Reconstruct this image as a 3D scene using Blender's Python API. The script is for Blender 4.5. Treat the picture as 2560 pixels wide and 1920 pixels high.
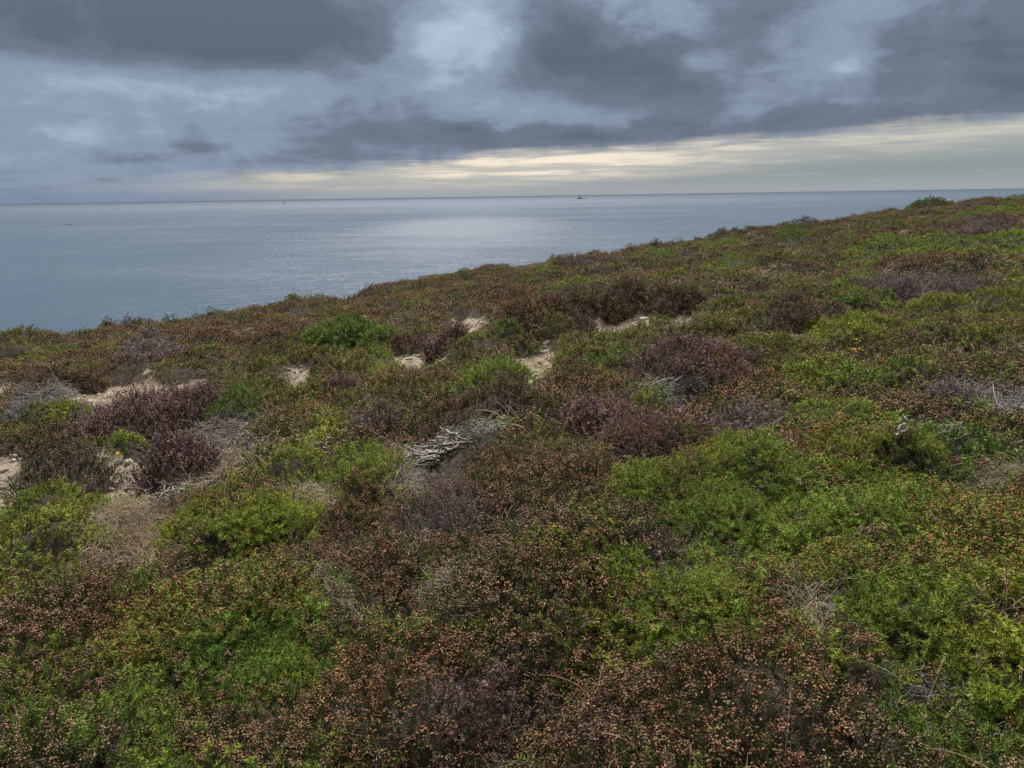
import bpy, math, random
import numpy as np
from mathutils import Matrix, Vector, Euler

# ------------------------------------------------------------------ scene, camera, sky, sun
for o in list(bpy.data.objects):
    bpy.data.objects.remove(o)
SC = bpy.context.scene
COL = SC.collection
RNG = np.random.default_rng(7)

W0, H0 = 2560.0, 1920.0            # size of the photograph the coordinates were read from
FPX = 1924.0                       # focal length in those pixels
PITCH, ROLL = math.radians(13.7), math.radians(-0.87)
CAM_Z = 1.65
SEA_Z = -68.0

cam_d = bpy.data.cameras.new('camera')
cam_d.sensor_width = 36.0
cam_d.lens = FPX / W0 * 36.0
cam_d.clip_start = 0.05
cam_d.clip_end = 200000.0
cam = bpy.data.objects.new('camera', cam_d)
COL.objects.link(cam)
CAM_R = Matrix.Rotation(math.pi / 2 - PITCH, 3, 'X') @ Matrix.Rotation(ROLL, 3, 'Z')
cam.matrix_world = Matrix.Translation((0, 0, CAM_Z)) @ CAM_R.to_4x4()
SC.camera = cam
CR = np.array(CAM_R)


def ray(px, py):
    d = CR @ np.array([(px - W0 / 2) / FPX, -(py - H0 / 2) / FPX, -1.0])
    return d / np.linalg.norm(d)


def azel(px, py):
    d = ray(px, py)
    return math.degrees(math.atan2(d[0], d[1])), math.degrees(math.asin(d[2]))


SUN_AZ, SUN_EL = -6.0, 55.0       # degrees; behind thin cloud, ahead of the camera
EXPOSURE = 2.15
SUN_STRENGTH = 1.5
SKY_GAIN = 1.0 / 2 ** EXPOSURE

sun_d = bpy.data.lights.new('sun', 'SUN')
sun_d.energy = SUN_STRENGTH
sun_d.angle = math.radians(14)
sun_d.color = (1.0, 0.96, 0.9)
sun = bpy.data.objects.new('sun', sun_d)
COL.objects.link(sun)
sa, se = math.radians(SUN_AZ), math.radians(SUN_EL)
sun_dir = Vector((math.sin(sa) * math.cos(se), math.cos(sa) * math.cos(se), math.sin(se)))
sun.rotation_euler = sun_dir.to_track_quat('Z', 'Y').to_euler()
sun.location = sun_dir * 50

SC.view_settings.view_transform = 'Standard'
SC.view_settings.look = 'None'
SC.view_settings.gamma = 1.0
SC.view_settings.exposure = EXPOSURE
SC.view_settings.use_curve_mapping = False
SC.render.engine = 'CYCLES'
SC.cycles.max_bounces = 4
SC.cycles.diffuse_bounces = 1
SC.cycles.glossy_bounces = 2
SC.cycles.transmission_bounces = 2
SC.cycles.volume_bounces = 0
SC.cycles.use_denoising = True
SC.cycles.debug_use_spatial_splits = True
SC.cycles.sample_clamp_indirect = 4.0


class NT:
    """small helper for building node trees with arithmetic"""
    def __init__(s, tree):
        s.t = tree

    def n(s, typ, **kw):
        nd = s.t.nodes.new(typ)
        for k, v in kw.items():
            setattr(nd, k, v)
        return nd

    def put(s, sock, v):
        if hasattr(v, 'is_output') or isinstance(v, bpy.types.NodeSocket):
            s.t.links.new(v, sock)
        elif isinstance(v, (tuple, list)) and len(v) == 3 and sock.type == 'RGBA':
            sock.default_value = (*v, 1.0)
        else:
            sock.default_value = v

    def m(s, op, a, b=0.0, c=0.0, clamp=False):
        nd = s.n('ShaderNodeMath', operation=op, use_clamp=clamp)
        for i, v in enumerate((a, b, c)):
            s.put(nd.inputs[i], v)
        return nd.outputs[0]

    def add(s, a, b): return s.m('ADD', a, b)
    def sub(s, a, b): return s.m('SUBTRACT', a, b)
    def mul(s, a, b): return s.m('MULTIPLY', a, b)
    def div(s, a, b): return s.m('DIVIDE', a, b)

    def ss(s, x, lo, hi):
        nd = s.n('ShaderNodeMapRange', interpolation_type='SMOOTHSTEP')
        s.put(nd.inputs[0], x)
        s.put(nd.inputs[1], lo)
        s.put(nd.inputs[2], hi)
        nd.inputs[3].default_value, nd.inputs[4].default_value = 0.0, 1.0
        return nd.outputs[0]

    def lin(s, x, lo, hi, a, b):
        nd = s.n('ShaderNodeMapRange')
        for i, v in enumerate((x, lo, hi, a, b)):
            s.put(nd.inputs[i], v)
        return nd.outputs[0]

    def mix(s, f, a, b, blend='MIX'):
        nd = s.n('ShaderNodeMix', data_type='RGBA', blend_type=blend)
        s.put(nd.inputs[0], f)
        s.put(nd.inputs[6], a)
        s.put(nd.inputs[7], b)
        return nd.outputs[2]

    def noise(s, vec, scale, detail=4.0, rough=0.55, dist=0.0, dim='3D'):
        nd = s.n('ShaderNodeTexNoise', noise_dimensions=dim)
        if vec is not None:
            s.t.links.new(vec, nd.inputs['Vector'])
        nd.inputs['Scale'].default_value = scale
        nd.inputs['Detail'].default_value = detail
        nd.inputs['Roughness'].default_value = rough
        nd.inputs['Distortion'].default_value = dist
        return nd.outputs['Fac']

    def xyz(s, x, y, z):
        nd = s.n('ShaderNodeCombineXYZ')
        for i, v in enumerate((x, y, z)):
            s.put(nd.inputs[i], v)
        return nd.outputs[0]


def make_world():
    w = bpy.data.worlds.new('World')
    SC.world = w
    w.use_nodes = True
    t = w.node_tree
    t.nodes.clear()
    g = NT(t)
    out = g.n('ShaderNodeOutputWorld')
    bg = g.n('ShaderNodeBackground')
    t.links.new(bg.outputs[0], out.inputs[0])
    tc = g.n('ShaderNodeTexCoord')
    sep = g.n('ShaderNodeSeparateXYZ')
    t.links.new(tc.outputs['Generated'], sep.inputs[0])
    x, y, z = sep.outputs
    DEG = 57.29578
    az = g.mul(g.m('ARCTAN2', x, y), DEG)
    el = g.mul(g.m('ARCSINE', z), DEG)
    elp = g.m('MAXIMUM', el, 0.0)
    # cloud-deck coordinates: the underside of a flat layer seen in perspective
    zz = g.add(g.m('MAXIMUM', z, 0.0), 0.10)
    deck = g.xyz(g.div(x, zz), g.div(y, zz), 0.0)
    sky_ang = g.xyz(g.mul(az, 0.075), g.mul(el, 0.125), 3.7)
    n_low = g.noise(deck, 0.55, 3, 0.5)
    n_mid = g.noise(deck, 1.6, 6, 0.58, 0.3)
    n_wis = g.noise(sky_ang, 2.1, 7, 0.6, 0.35)
    n_w2 = g.noise(g.xyz(g.mul(az, 0.09), g.mul(el, 0.15), 9.1), 1.4, 6, 0.58, 0.6)
    azd = g.add(az, g.mul(g.sub(n_w2, 0.5), 15.0))
    eld = g.add(el, g.mul(g.sub(n_wis, 0.5), 4.6))

    azs = g.add(az, g.mul(g.sub(n_w2, 0.5), 6.5))
    els = g.add(el, g.mul(g.sub(n_wis, 0.5), 2.6))

    def blob(px, py, sx, sy, amp, hard=1.0):
        a0, e0 = azel(px, py)
        sa_, se_ = sx / FPX * DEG, sy / FPX * DEG
        dx = g.div(g.sub(azd if amp < 0 else azs, a0), sa_)
        dy = g.div(g.sub(eld if amp < 0 else els, e0), se_)
        r2 = g.add(g.mul(dx, dx), g.mul(dy, dy))
        return g.mul(g.m('EXPONENT', g.mul(r2, -0.7 * hard)), amp)

    b = g.add(0.52, g.mul(g.sub(n_low, 0.5), 0.25))
    b = g.add(b, g.mul(g.sub(n_mid, 0.5), 0.30))
    b = g.add(b, g.mul(g.sub(n_wis, 0.5), 0.42))
    n_puff = g.noise(g.xyz(g.mul(az, 0.11), g.mul(el, 0.2), 6.6), 1.9, 8, 0.6, 0.7)
    b = g.add(b, g.mul(g.sub(n_puff, 0.5), 0.42))
    b = g.add(0.465, g.mul(g.sub(b, 0.52), 1.2))
    for spec in [
        (560, 85, 520, 85, -0.42), (800, 130, 260, 50, -0.18), (900, 20, 300, 60, -0.22),
        (250, 40, 260, 60, -0.14), (1390, 70, 110, 120, -0.24), (1560, 185, 200, 85, -0.34), (2420, 60, 200, 110, -0.16),
        (1080, 240, 190, 55, -0.24), (1900, 60, 190, 90, -0.20), (2360, 150, 230, 90, -0.24),
        (1250, 345, 420, 22, -0.20), (1650, 330, 300, 24, -0.14), (800, 300, 220, 28, -0.12),
        (2100, 290, 300, 26, -0.12), (620, 400, 420, 24, -0.10), (2480, 260, 120, 40, -0.10),
        (1120, 105, 150, 80, 0.62), (1250, 60, 80, 60, 0.28), (1040, 150, 200, 40, 0.12), (760, 215, 460, 48, 0.24), (330, 330, 300, 40, 0.06),
        (120, 150, 200, 60, 0.10), (1300, 270, 260, 26, 0.16), (1750, 165, 70, 30, 0.26),
        (1640, 30, 110, 40, 0.22), (2090, 40, 110, 60, 0.24), (2130, 160, 60, 30, 0.26),
        (2000, 120, 160, 50, 0.12), (200, 250, 260, 60, 0.06),
    ]:
        b = g.add(b, blob(*spec))
    ramp = g.n('ShaderNodeValToRGB')
    cr = ramp.color_ramp
    cr.interpolation = 'EASE'
    stops = [(0.0, (0.115, 0.145, 0.195)), (0.22, (0.155, 0.190, 0.258)), (0.5, (0.265, 0.328, 0.435)),
             (0.75, (0.41, 0.485, 0.615)), (1.0, (0.74, 0.84, 0.96))]
    cr.elements[0].position, cr.elements[0].color = stops[0][0], (*stops[0][1], 1)
    cr.elements[1].position, cr.elements[1].color = stops[-1][0], (*stops[-1][1], 1)
    for p, c in stops[1:-1]:
        e = cr.elements.new(p)
        e.color = (*c, 1)
    t.links.new(b, ramp.inputs[0])
    clouds = ramp.outputs[0]
    # Nishita daylight behind the deck, seen through the gap above the horizon
    nis = g.n('ShaderNodeTexSky')
    nis.sky_type = 'NISHITA'
    nis.sun_disc = False
    nis.sun_elevation = math.radians(SUN_EL)
    nis.sun_rotation = math.radians(SUN_AZ)
    nis.air_density, nis.dust_density, nis.ozone_density = 1.0, 3.0, 1.0
    clear = g.mix(0.35, (0.335, 0.415, 0.455), g.mix(1.0, nis.outputs[0], (0.055, 0.055, 0.055), 'MULTIPLY'))
    warm = (0.95, 0.84, 0.69)
    # streaky band of far, sunlit cloud under the edge of the deck
    st = g.noise(g.xyz(g.mul(az, 0.05), g.mul(el, 0.75), 1.3), 2.6, 7, 0.62, 0.4)
    st2 = g.noise(g.xyz(g.mul(az, 0.035), g.mul(el, 1.1), 5.3), 3.4, 6, 0.6, 0.3)
    warm_az = g.m('EXPONENT', g.mul(g.m('POWER', g.div(g.sub(az, 2.0), 15.0), 2.0), -1.0))
    low_fade = g.ss(el, 0.35, 2.3)
    wf = g.mul(g.add(0.35, g.mul(g.ss(st, 0.40, 0.62), 0.65)), g.add(0.40, g.mul(warm_az, 0.62)))
    rel = g.div(el, g.m('MAXIMUM', g.add(2.85, g.mul(az, 0.048)), 1.0))
    wf = g.mul(wf, g.ss(rel, g.lin(az, 0.0, 24.0, 0.02, 0.38), g.lin(az, 0.0, 24.0, 0.55, 0.85)))
    band = g.mix(g.m('MINIMUM', wf, 1.0), clear, warm)
    band = g.mix(g.mul(g.ss(st2, 0.55, 0.72), 0.45), band, (0.43, 0.44, 0.45))
    top0 = g.add(2.85, g.mul(az, 0.048))
    top = top0
    top = g.add(top, g.mul(g.sub(n_wis, 0.5), 1.9))
    top = g.add(top, g.mul(g.sub(st, 0.5), 0.9))
    bm = g.sub(1.0, g.ss(el, g.sub(top, 0.55), g.add(top, 0.45)))
    left = g.ss(g.add(az, g.mul(g.sub(n_w2, 0.5), 10)), -33.0, -12.0)
    far_side = g.ss(g.m('COSINE', g.mul(g.sub(az, 20.0), 1 / DEG)), -0.2, 0.45)
    bm = g.mul(bm, g.mul(left, far_side))
    col = g.mix(bm, clouds, band)
    # grey murk just above the sea
    murk = g.mix(g.ss(az, -26.0, -8.0), (0.215, 0.275, 0.385), (0.40, 0.42, 0.44))
    col = g.mix(g.mul(g.sub(1.0, g.ss(el, 0.0, 1.6)), 0.75), col, murk)
    # an overcast sky grows brighter towards the zenith (CIE overcast)
    cie = g.lin(g.m('MAXIMUM', z, 0.0), 0.16, 1.0, 1.0, 2.2)
    col = g.mix(g.ss(z, 0.2, 0.6), col, g.mix(1.0, col, (1.22, 1.0, 0.76), 'MULTIPLY'))   # thick cloud overhead is neutral grey
    grad = g.mul(cie, SKY_GAIN)
    fin = g.mix(1.0, col, g.xyz(grad, grad, grad), 'MULTIPLY')
    t.links.new(fin, bg.inputs[0])
    bg.inputs[1].default_value = 1.0


make_world()
SC.world.cycles.sampling_method = 'NONE'   # smooth overcast: plain bounces find it well enough

# ------------------------------------------------------------------ noise and terrain


def vnoise(x, y, seed=0):
    x = np.asarray(x, float); y = np.asarray(y, float)
    xi = np.floor(x).astype(np.int64); yi = np.floor(y).astype(np.int64)
    fx = x - xi; fy = y - yi
    fx = fx * fx * (3 - 2 * fx); fy = fy * fy * (3 - 2 * fy)

    def h(a, b):
        n = (a * 374761393 + b * 668265263 + seed * 982451653) & 0x7fffffff
        n = ((n ^ (n >> 13)) * 1274126177) & 0x7fffffff
        n = n ^ (n >> 16)
        return (n & 0xffff) / 65535.0
    return (h(xi, yi) * (1 - fx) + h(xi + 1, yi) * fx) * (1 - fy) + (h(xi, yi + 1) * (1 - fx) + h(xi + 1, yi + 1) * fx) * fy


def fbm(x, y, seed=0, oct=4):
    s = 0; a = 0.5
    for i in range(oct):
        s = s + a * vnoise(x * 2 ** i + 17.3 * i, y * 2 ** i - 9.1 * i, seed + i)
        a *= 0.5
    return s / (1 - 0.5 ** oct)


# brow of the cliff slope: distance over the ground and the skyline read from the photograph
SKYLINE = [(0, 842), (160, 834), (243, 812), (400, 797), (521, 785), (640, 766), (727, 746), (871, 734), (1002, 707),
           (1132, 687), (1280, 667), (1381, 645), (1511, 628), (1627, 610), (1757, 592), (1859, 573), (1960, 563), (2060, 553),
           (2166, 531), (2267, 519), (2389, 503), (2499, 492), (2560, 483)]
BROW_R = ([0, 640, 1280, 1920, 2560], [19.0, 22.5, 27.5, 36.0, 47.0])
CANOPY = 0.27
_bx, _by, _bz = [], [], []
for _px, _py in SKYLINE:
    _d = ray(_px, _py)
    _R = np.interp(_px, *BROW_R)
    _k = _R / math.hypot(_d[0], _d[1])
    _bx.append(_d[0] * _k); _by.append(_d[1] * _k); _bz.append(CAM_Z + _d[2] * _k - CANOPY)
_bx = np.array([-60, -25] + _bx + [40, 90]); _by = np.array([-30, 3] + _by + [46, 60]); _bz = np.array([-5.0, -3.0] + _bz + [2.2, 4.0])


def macro(x, y):
    x = np.asarray(x, float); y = np.asarray(y, float)
    yb = np.interp(x, _bx, _by)
    zb = np.interp(x, _bx, _bz)
    zn = np.where(x < 0, 0.085, 0.05) * np.clip(x, -14, 40)
    t = np.clip(y / np.maximum(yb, 4.0), 0, 1)
    ts = t * t * (3 - 2 * t) * 0.5 + t * 0.5
    z = zn * (1 - ts) + zb * ts
    d = np.maximum(y - yb, 0) * 0.8
    z = z - 0.42 * d * d / (d + 3.0) - np.where(d > 22, 1.6 * (d - 22), 0)
    return np.maximum(z, SEA_Z - 6)


def base_z(x, y):
    """the slope with its natural unevenness, without the mounds"""
    x = np.asarray(x, float); y = np.asarray(y, float)
    r = np.hypot(x, y)
    z = macro(x, y) + (fbm(x * 0.9, y * 0.9, 11, 3) - 0.5) * 0.27 + (fbm(x * 0.22, y * 0.22, 31, 2) - 0.5) * 0.16
    z = z + (fbm(x * 0.45 + 5, y * 0.45, 71, 3) - 0.5) * 0.55 * np.clip((r - 11) / 14, 0, 1)
    return z - 0.06 * np.exp(-(r / 1.2) ** 2)


CELL = 0.62


def cells(x, y):
    """nearest cushion centre: its x, y, the distance to it relative to its size and a random number of its own"""
    x = np.asarray(x, float); y = np.asarray(y, float)
    xi = np.floor(x / CELL).astype(np.int64); yi = np.floor(y / CELL).astype(np.int64)
    bd = np.full(x.shape, 1e9); bx = np.zeros_like(x); by = np.zeros_like(x); br = np.zeros_like(x)

    def h(a, b, k):
        n = (a * 374761393 + b * 668265263 + k * 974634777) & 0x7fffffff
        n = ((n ^ (n >> 13)) * 1274126177) & 0x7fffffff
        return ((n ^ (n >> 16)) & 0xffff) / 65535.0
    for dx in (-1, 0, 1):
        for dy in (-1, 0, 1):
            a, b = xi + dx, yi + dy
            cx = (a + 0.5 + (h(a, b, 1) - 0.5) * 0.9) * CELL; cy = (b + 0.5 + (h(a, b, 2) - 0.5) * 0.9) * CELL
            sz = 0.75 + 0.6 * h(a, b, 3)
            d = np.hypot(x - cx, (y - cy) * 0.9) / sz
            m = d < bd
            bd = np.where(m, d, bd); bx = np.where(m, cx, bx); by = np.where(m, cy, by); br = np.where(m, h(a, b, 4), br)
    return bx, by, bd / (CELL * 0.62), br


# ---- patches: (x0, x1, y0, y1 in photograph pixels, kind, mound height in m)
# kinds: G gorse green, Y yellow-green gorse, D dark green, O olive, H brown bell heather, B dark heather, K pink heather,
#        P purple ling, Q grey-purple ling, T grey dead twigs, S straw, M gorse with brown pods, X bare path
PATCHES = [
    # bare sandy path
    (225, 500, 938, 990, 'X', -.06), (-60, 75, 975, 1000, 'X', -.05), (-80, 62, 1140, 1235, 'X', -.06), (215, 372, 1150, 1245, 'X', -.06),
    (975, 1112, 862, 902, 'X', -.07), (1135, 1215, 793, 826, 'X', -.06), (1190, 1262, 818, 842, 'X', -.05), (1475, 1700, 797, 820, 'X', -.06),
    (1282, 1388, 846, 905, 'X', -.08), (1318, 1376, 893, 962, 'X', -.07), (715, 770, 935, 950, 'X', -.03), (1330, 1362, 820, 838, 'X', -.05),
    # bare dark litter under old roots
    (1026, 1175, 1088, 1192, '0', -.01), (775, 830, 1118, 1152, '0', -.02), (380, 470, 1200, 1262, '0', -.01),
    # straw and dead litter
    (240, 480, 1262, 1395, 'S', -.05), (300, 400, 1195, 1275, 'S', -.03), (400, 640, 1130, 1225, 'S', .0), (950, 1035, 1100, 1180, 'S', .03),
    (2035, 2190, 1490, 1560, 'S', -.03), (2180, 2310, 1560, 1680, 'S', -.03), (2205, 2450, 1680, 1800, 'T', -.02), (2430, 2600, 1750, 1830, 'S', .0),
    (2404, 2600, 1140, 1200, 'S', .02), (770, 900, 1420, 1490, 'S', .0), (1000, 1190, 1425, 1510, 'S', .0), (2250, 2560, 712, 744, 'Q', .04),
    (560, 760, 880, 925, 'O', .05), (1870, 1960, 1290, 1370, 'S', 0), (180, 330, 1010, 1045, 'S', 0), (2460, 2600, 1840, 1930, 'S', 0),
    (1560, 1640, 1860, 1930, 'S', 0), (690, 830, 1225, 1260, 'S', 0),
    # dead twigs
    (967, 1080, 1150, 1215, 'T', 0), (1036, 1170, 1095, 1175, 'T', .04), (1160, 1265, 1055, 1098, 'T', 0), (1190, 1290, 1246, 1350, 'T', 0),
    (1648, 1715, 970, 1035, 'T', 0), (1610, 1840, 1320, 1440, 'Q', .03), (1920, 1992, 833, 852, 'T', 0), (2424, 2600, 975, 1055, 'T', 0),
    (1830, 1960, 1185, 1260, 'T', 0), (330, 420, 850, 895, 'Q', 0), (735, 790, 770, 785, 'Q', 0), (450, 640, 1060, 1120, 'T', 0), (1870, 1910, 820, 840, 'T', 0),
    (60, 170, 975, 1025, 'T', .02), (0, 120, 1030, 1060, 'T', 0), (1060, 1300, 1220, 1300, 'Q', 0), (2300, 2560, 985, 1010, 'Q', 0),
    # green patches in the distance
    (100, 175, 858, 893, 'G', .08), (40, 118, 884, 918, 'Y', .06), (98, 232, 1000, 1048, 'Y', .06), (-20, 60, 1070, 1110, 'G', .04),
    (520, 640, 960, 1070, 'D', .06), (640, 720, 940, 1000, 'O', .03), (700, 830, 728, 760, 'G', .10), (780, 900, 765, 790, 'O', .05),
    (990, 1080, 755, 778, 'G', .05), (920, 995, 870, 908, 'G', .08), (995, 1045, 895, 925, 'G', .05), (945, 1022, 972, 1014, 'G', .06),
    (770, 856, 1050, 1116, 'Y', .05), (1170, 1345, 890, 985, 'G', .12), (1400, 1520, 690, 715, 'G', .06), (1320, 1400, 668, 690, 'G', .05),
    (1395, 1440, 715, 735, 'D', .05), (1465, 1560, 728, 755, 'Y', .05), (1600, 1690, 630, 650, 'G', .05), (1540, 1580, 610, 632, 'O', .10),
    (1650, 1735, 690, 716, 'G', .06), (1790, 1885, 640, 660, 'G', .07), (1740, 1900, 662, 680, 'G', .05), (1660, 1780, 720, 760, 'G', .05),
    (1750, 1860, 595, 625, 'G', .06), (1855, 1960, 580, 615, 'O', .05), (1943, 2026, 570, 606, 'D', .10), (2166, 2240, 555, 582, 'D', .09),
    (2130, 2330, 600, 680, 'G', .10), (2330, 2600, 588, 660, 'G', .12), (2348, 2382, 517, 533, 'Y', .09), (2390, 2450, 530, 556, 'G', .06),
    (2450, 2600, 515, 540, 'G', .08), (1975, 2010, 652, 672, 'G', .05), (1925, 2046, 703, 752, 'O', .07), (2075, 2160, 710, 750, 'G', .06),
    (2480, 2600, 700, 730, 'Y', .05), (2150, 2270, 695, 715, 'O', .04), (2265, 2600, 738, 812, 'Y', .13), (2015, 2190, 808, 875, 'Y', .10),
    (1780, 1900, 755, 790, 'O', .05), (1700, 1880, 775, 815, 'O', .05), (1530, 1700, 830, 880, 'O', .06), (1390, 1560, 850, 920, 'O', .06),
    (1450, 1560, 905, 930, 'G', .04), (1850, 2010, 835, 870, 'O', .04), (2200, 2330, 830, 850, 'G', .05), (2330, 2560, 830, 870, 'O', .05),
    (2040, 2110, 880, 905, 'G', .03), (2180, 2300, 880, 910, 'G', .04), (1990, 2120, 900, 950, 'G', .04), (2350, 2420, 910, 935, 'G', .03),
    # mid-field
    (1340, 1420, 1090, 1140, 'G', .02), (1470, 1600, 1060, 1120, 'G', .05), (1565, 1665, 950, 1045, 'G', .16), (1970, 2205, 985, 1072, 'G', .10),
    (2036, 2115, 1058, 1115, 'M', .06), (2127, 2356, 1080, 1155, 'Y', .16), (1950, 2360, 1140, 1350, 'G', .06), (2350, 2620, 1200, 1420, 'M', .06),
    (1820, 1940, 1110, 1200, 'G', .05), (1540, 1720, 1160, 1260, 'G', .06), (1640, 1900, 1190, 1340, 'G', .06), (1340, 1570, 1295, 1400, 'M', .08),
    (1460, 1610, 1350, 1500, 'G', .05), (1420, 1480, 1440, 1500, 'M', .02), (1590, 1660, 1510, 1620, 'G', .02), (640, 830, 1127, 1250, 'G', .16),
    (822, 1000, 1090, 1195, 'G', .17), (640, 740, 1245, 1335, 'Y', .05), (860, 920, 1195, 1240, 'G', .04), (1030, 1070, 1205, 1230, 'Y', .02),
    (-30, 325, 1212, 1310, 'G', .13), (-40, 245, 1292, 1420, 'Y', .11), (255, 370, 1215, 1258, 'G', .05), (400, 540, 1225, 1350, 'O', .09),
    (480, 700, 1190, 1260, 'G', .05), (430, 480, 1280, 1320, 'M', .03), (100, 230, 1400, 1450, 'G', .03), (-40, 80, 1480, 1540, 'G', .03),
    (2350, 2480, 1060, 1130, 'D', .04), (2440, 2600, 1090, 1140, 'O', .03), (2420, 2600, 880, 960, 'H', .06), (2260, 2420, 950, 1060, 'B', .05),
    # foreground greens
    (-40, 290, 1600, 1790, 'G', .06), (280, 430, 1640, 1730, 'G', .04), (580, 840, 1590, 1760, 'G', .07), (330, 400, 1850, 1930, 'G', .03),
    (690, 820, 1830, 1930, 'G', .03), (200, 330, 1690, 1800, 'D', .03), (430, 600, 1560, 1640, 'D', .03), (380, 560, 1480, 1560, 'M', .03),
    (870, 970, 1790, 1900, 'G', .03), (2160, 2370, 1470, 1590, 'G', .07), (2050, 2225, 1615, 1705, 'Y', .05), (2330, 2620, 1420, 1600, 'G', .06),
    (2420, 2620, 1600, 1750, 'Y', .05), (2000, 2180, 1340, 1460, 'G', .04), (1850, 2020, 1360, 1440, 'M', .04), (1730, 1830, 1440, 1560, 'G', .03),
    (2250, 2330, 1840, 1920, 'D', .02), (1500, 1560, 1500, 1560, 'Y', .02), (620, 720, 1430, 1520, 'M', .03), (300, 340, 1450, 1490, 'G', .02),
    (650, 700, 1480, 1550, 'D', .03), (-40, 120, 1380, 1470, 'K', .03),
    # heather tones
    (120, 290, 1440, 1575, 'K', .07), (0, 110, 1560, 1620, 'K', .03), (250, 460, 1390, 1450, 'K', .04), (540, 740, 1200, 1290, 'K', .05),
    (1130, 1560, 1090, 1330, 'K', .07), (900, 1100, 1320, 1430, 'K', .03), (1060, 1340, 990, 1055, 'B', .12), (640, 780, 1000, 1120, 'H', .05),
    (0, 235, 1050, 1140, 'B', .07), (1480, 1760, 740, 800, 'B', .12), (1200, 1460, 765, 825, 'B', .14), (960, 1080, 828, 872, 'B', .12),
    (1920, 2040, 760, 835, 'B', .10), (2140, 2290, 770, 800, 'B', .06), (2150, 2430, 665, 700, 'B', .06), (1950, 2070, 665, 690, 'B', .04),
    (620, 760, 830, 890, 'B', .08), (0, 130, 930, 985, 'B', .08), (250, 365, 885, 952, 'B', .10), (1180, 1300, 730, 760, 'B', .05),
    (440, 760, 820, 860, 'R', .06), (1340, 1600, 930, 1000, 'R', .05), (1750, 2010, 900, 1010, 'R', .06), (1390, 1560, 640, 665, 'P', .02),
    (1600, 1870, 862, 985, 'P', .12), (1445, 1760, 1045, 1120, 'P', .04), (1500, 1640, 1110, 1165, 'P', .03), (1680, 1770, 1090, 1180, 'P', .07),
    (1830, 1960, 1040, 1090, 'Q', .03), (889, 1003, 1030, 1092, 'P', .09), (823, 902, 948, 995, 'P', .05), (1440, 1520, 672, 695, 'P', .04),
    (1580, 1690, 610, 628, 'P', .05), (1690, 1730, 638, 655, 'Q', .03), (2375, 2515, 548, 592, 'P', .10), (2390, 2450, 515, 528, 'P', .05),
    (1700, 1880, 1330, 1440, 'P', .02), (1000, 1280, 1710, 1950, 'P', .03), (1430, 1620, 1690, 1910, 'P', .03), (1990, 2070, 1440, 1500, 'P', .03),
    (2150, 2320, 1810, 1880, 'Q', .02), (930, 1060, 1540, 1620, 'O', .02), (700, 900, 1290, 1400, 'Q', .02), (0, 200, 1800, 1930, 'K', .03),
    (1120, 1560, 1520, 1720, 'R', .03), (1650, 2010, 1560, 1930, 'R', .05), (640, 960, 1380, 1470, 'R', .02),
]


BASES = [(-200, 950, 1380, 2000, 'N'), (860, 1760, 1240, 1990, 'R'), (1600, 2760, 1120, 1620, 'M'), (1640, 2350, 1650, 1990, 'J'),
         (1500, 2100, 1340, 1560, 'N'), (1780, 2700, 560, 690, 'O'), (-100, 700, 1000, 1120, 'O'), (1350, 2000, 790, 900, 'O'), (560, 1200, 880, 1020, 'O')]


def hit(px, py, lift=0.0, exact=False):
    """where the ray through a pixel meets the terrain raised by lift"""
    d = ray(px, py)
    ts = np.concatenate([np.linspace(1.0, 12, 550), np.linspace(12, 75, 800)])
    p = d[None, :] * ts[:, None]
    zz = (ground_z if exact else base_z)(p[:, 0], p[:, 1]) + lift
    below = (CAM_Z + p[:, 2]) < zz
    i = int(np.argmax(below)) if below.any() else len(ts) - 1
    if not below.any():
        gap = (CAM_Z + p[:, 2]) - zz
        i = int(np.argmin(np.where(ts > 5, gap, 9)))
    return float(p[i, 0]), float(p[i, 1]), float(zz[i])


PW = []
for (x0, x1, y0, y1, kind, h) in PATCHES + [b + (0.0,) for b in BASES]:
    cxp = (x0 + x1) / 2
    lift = 0.0 if kind == 'X' else 0.10
    f = hit(cxp, y1, lift)
    bk = hit(cxp, y0 + (3 if y0 < 850 else 0), lift + max(h, 0) * 0.8)
    df, db = math.hypot(f[0], f[1]), math.hypot(bk[0], bk[1])
    if kind == 'X':
        df -= 0.50
    db = max(db, df + 0.15)
    dc = (df + db) / 2
    ang = math.atan2(f[0], f[1])
    wx = max((x1 - x0) / 2 * dc / FPX, 0.06) * math.cos(ang) * (1.12 if kind == 'X' else 1.0)
    PW.append((math.sin(ang) * dc, math.cos(ang) * dc, ang, wx * 1.08, max((db - df) / 2 * 1.08, wx * 0.25), kind, h))

BW, PW = PW[len(PATCHES):], PW[:len(PATCHES)]

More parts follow.
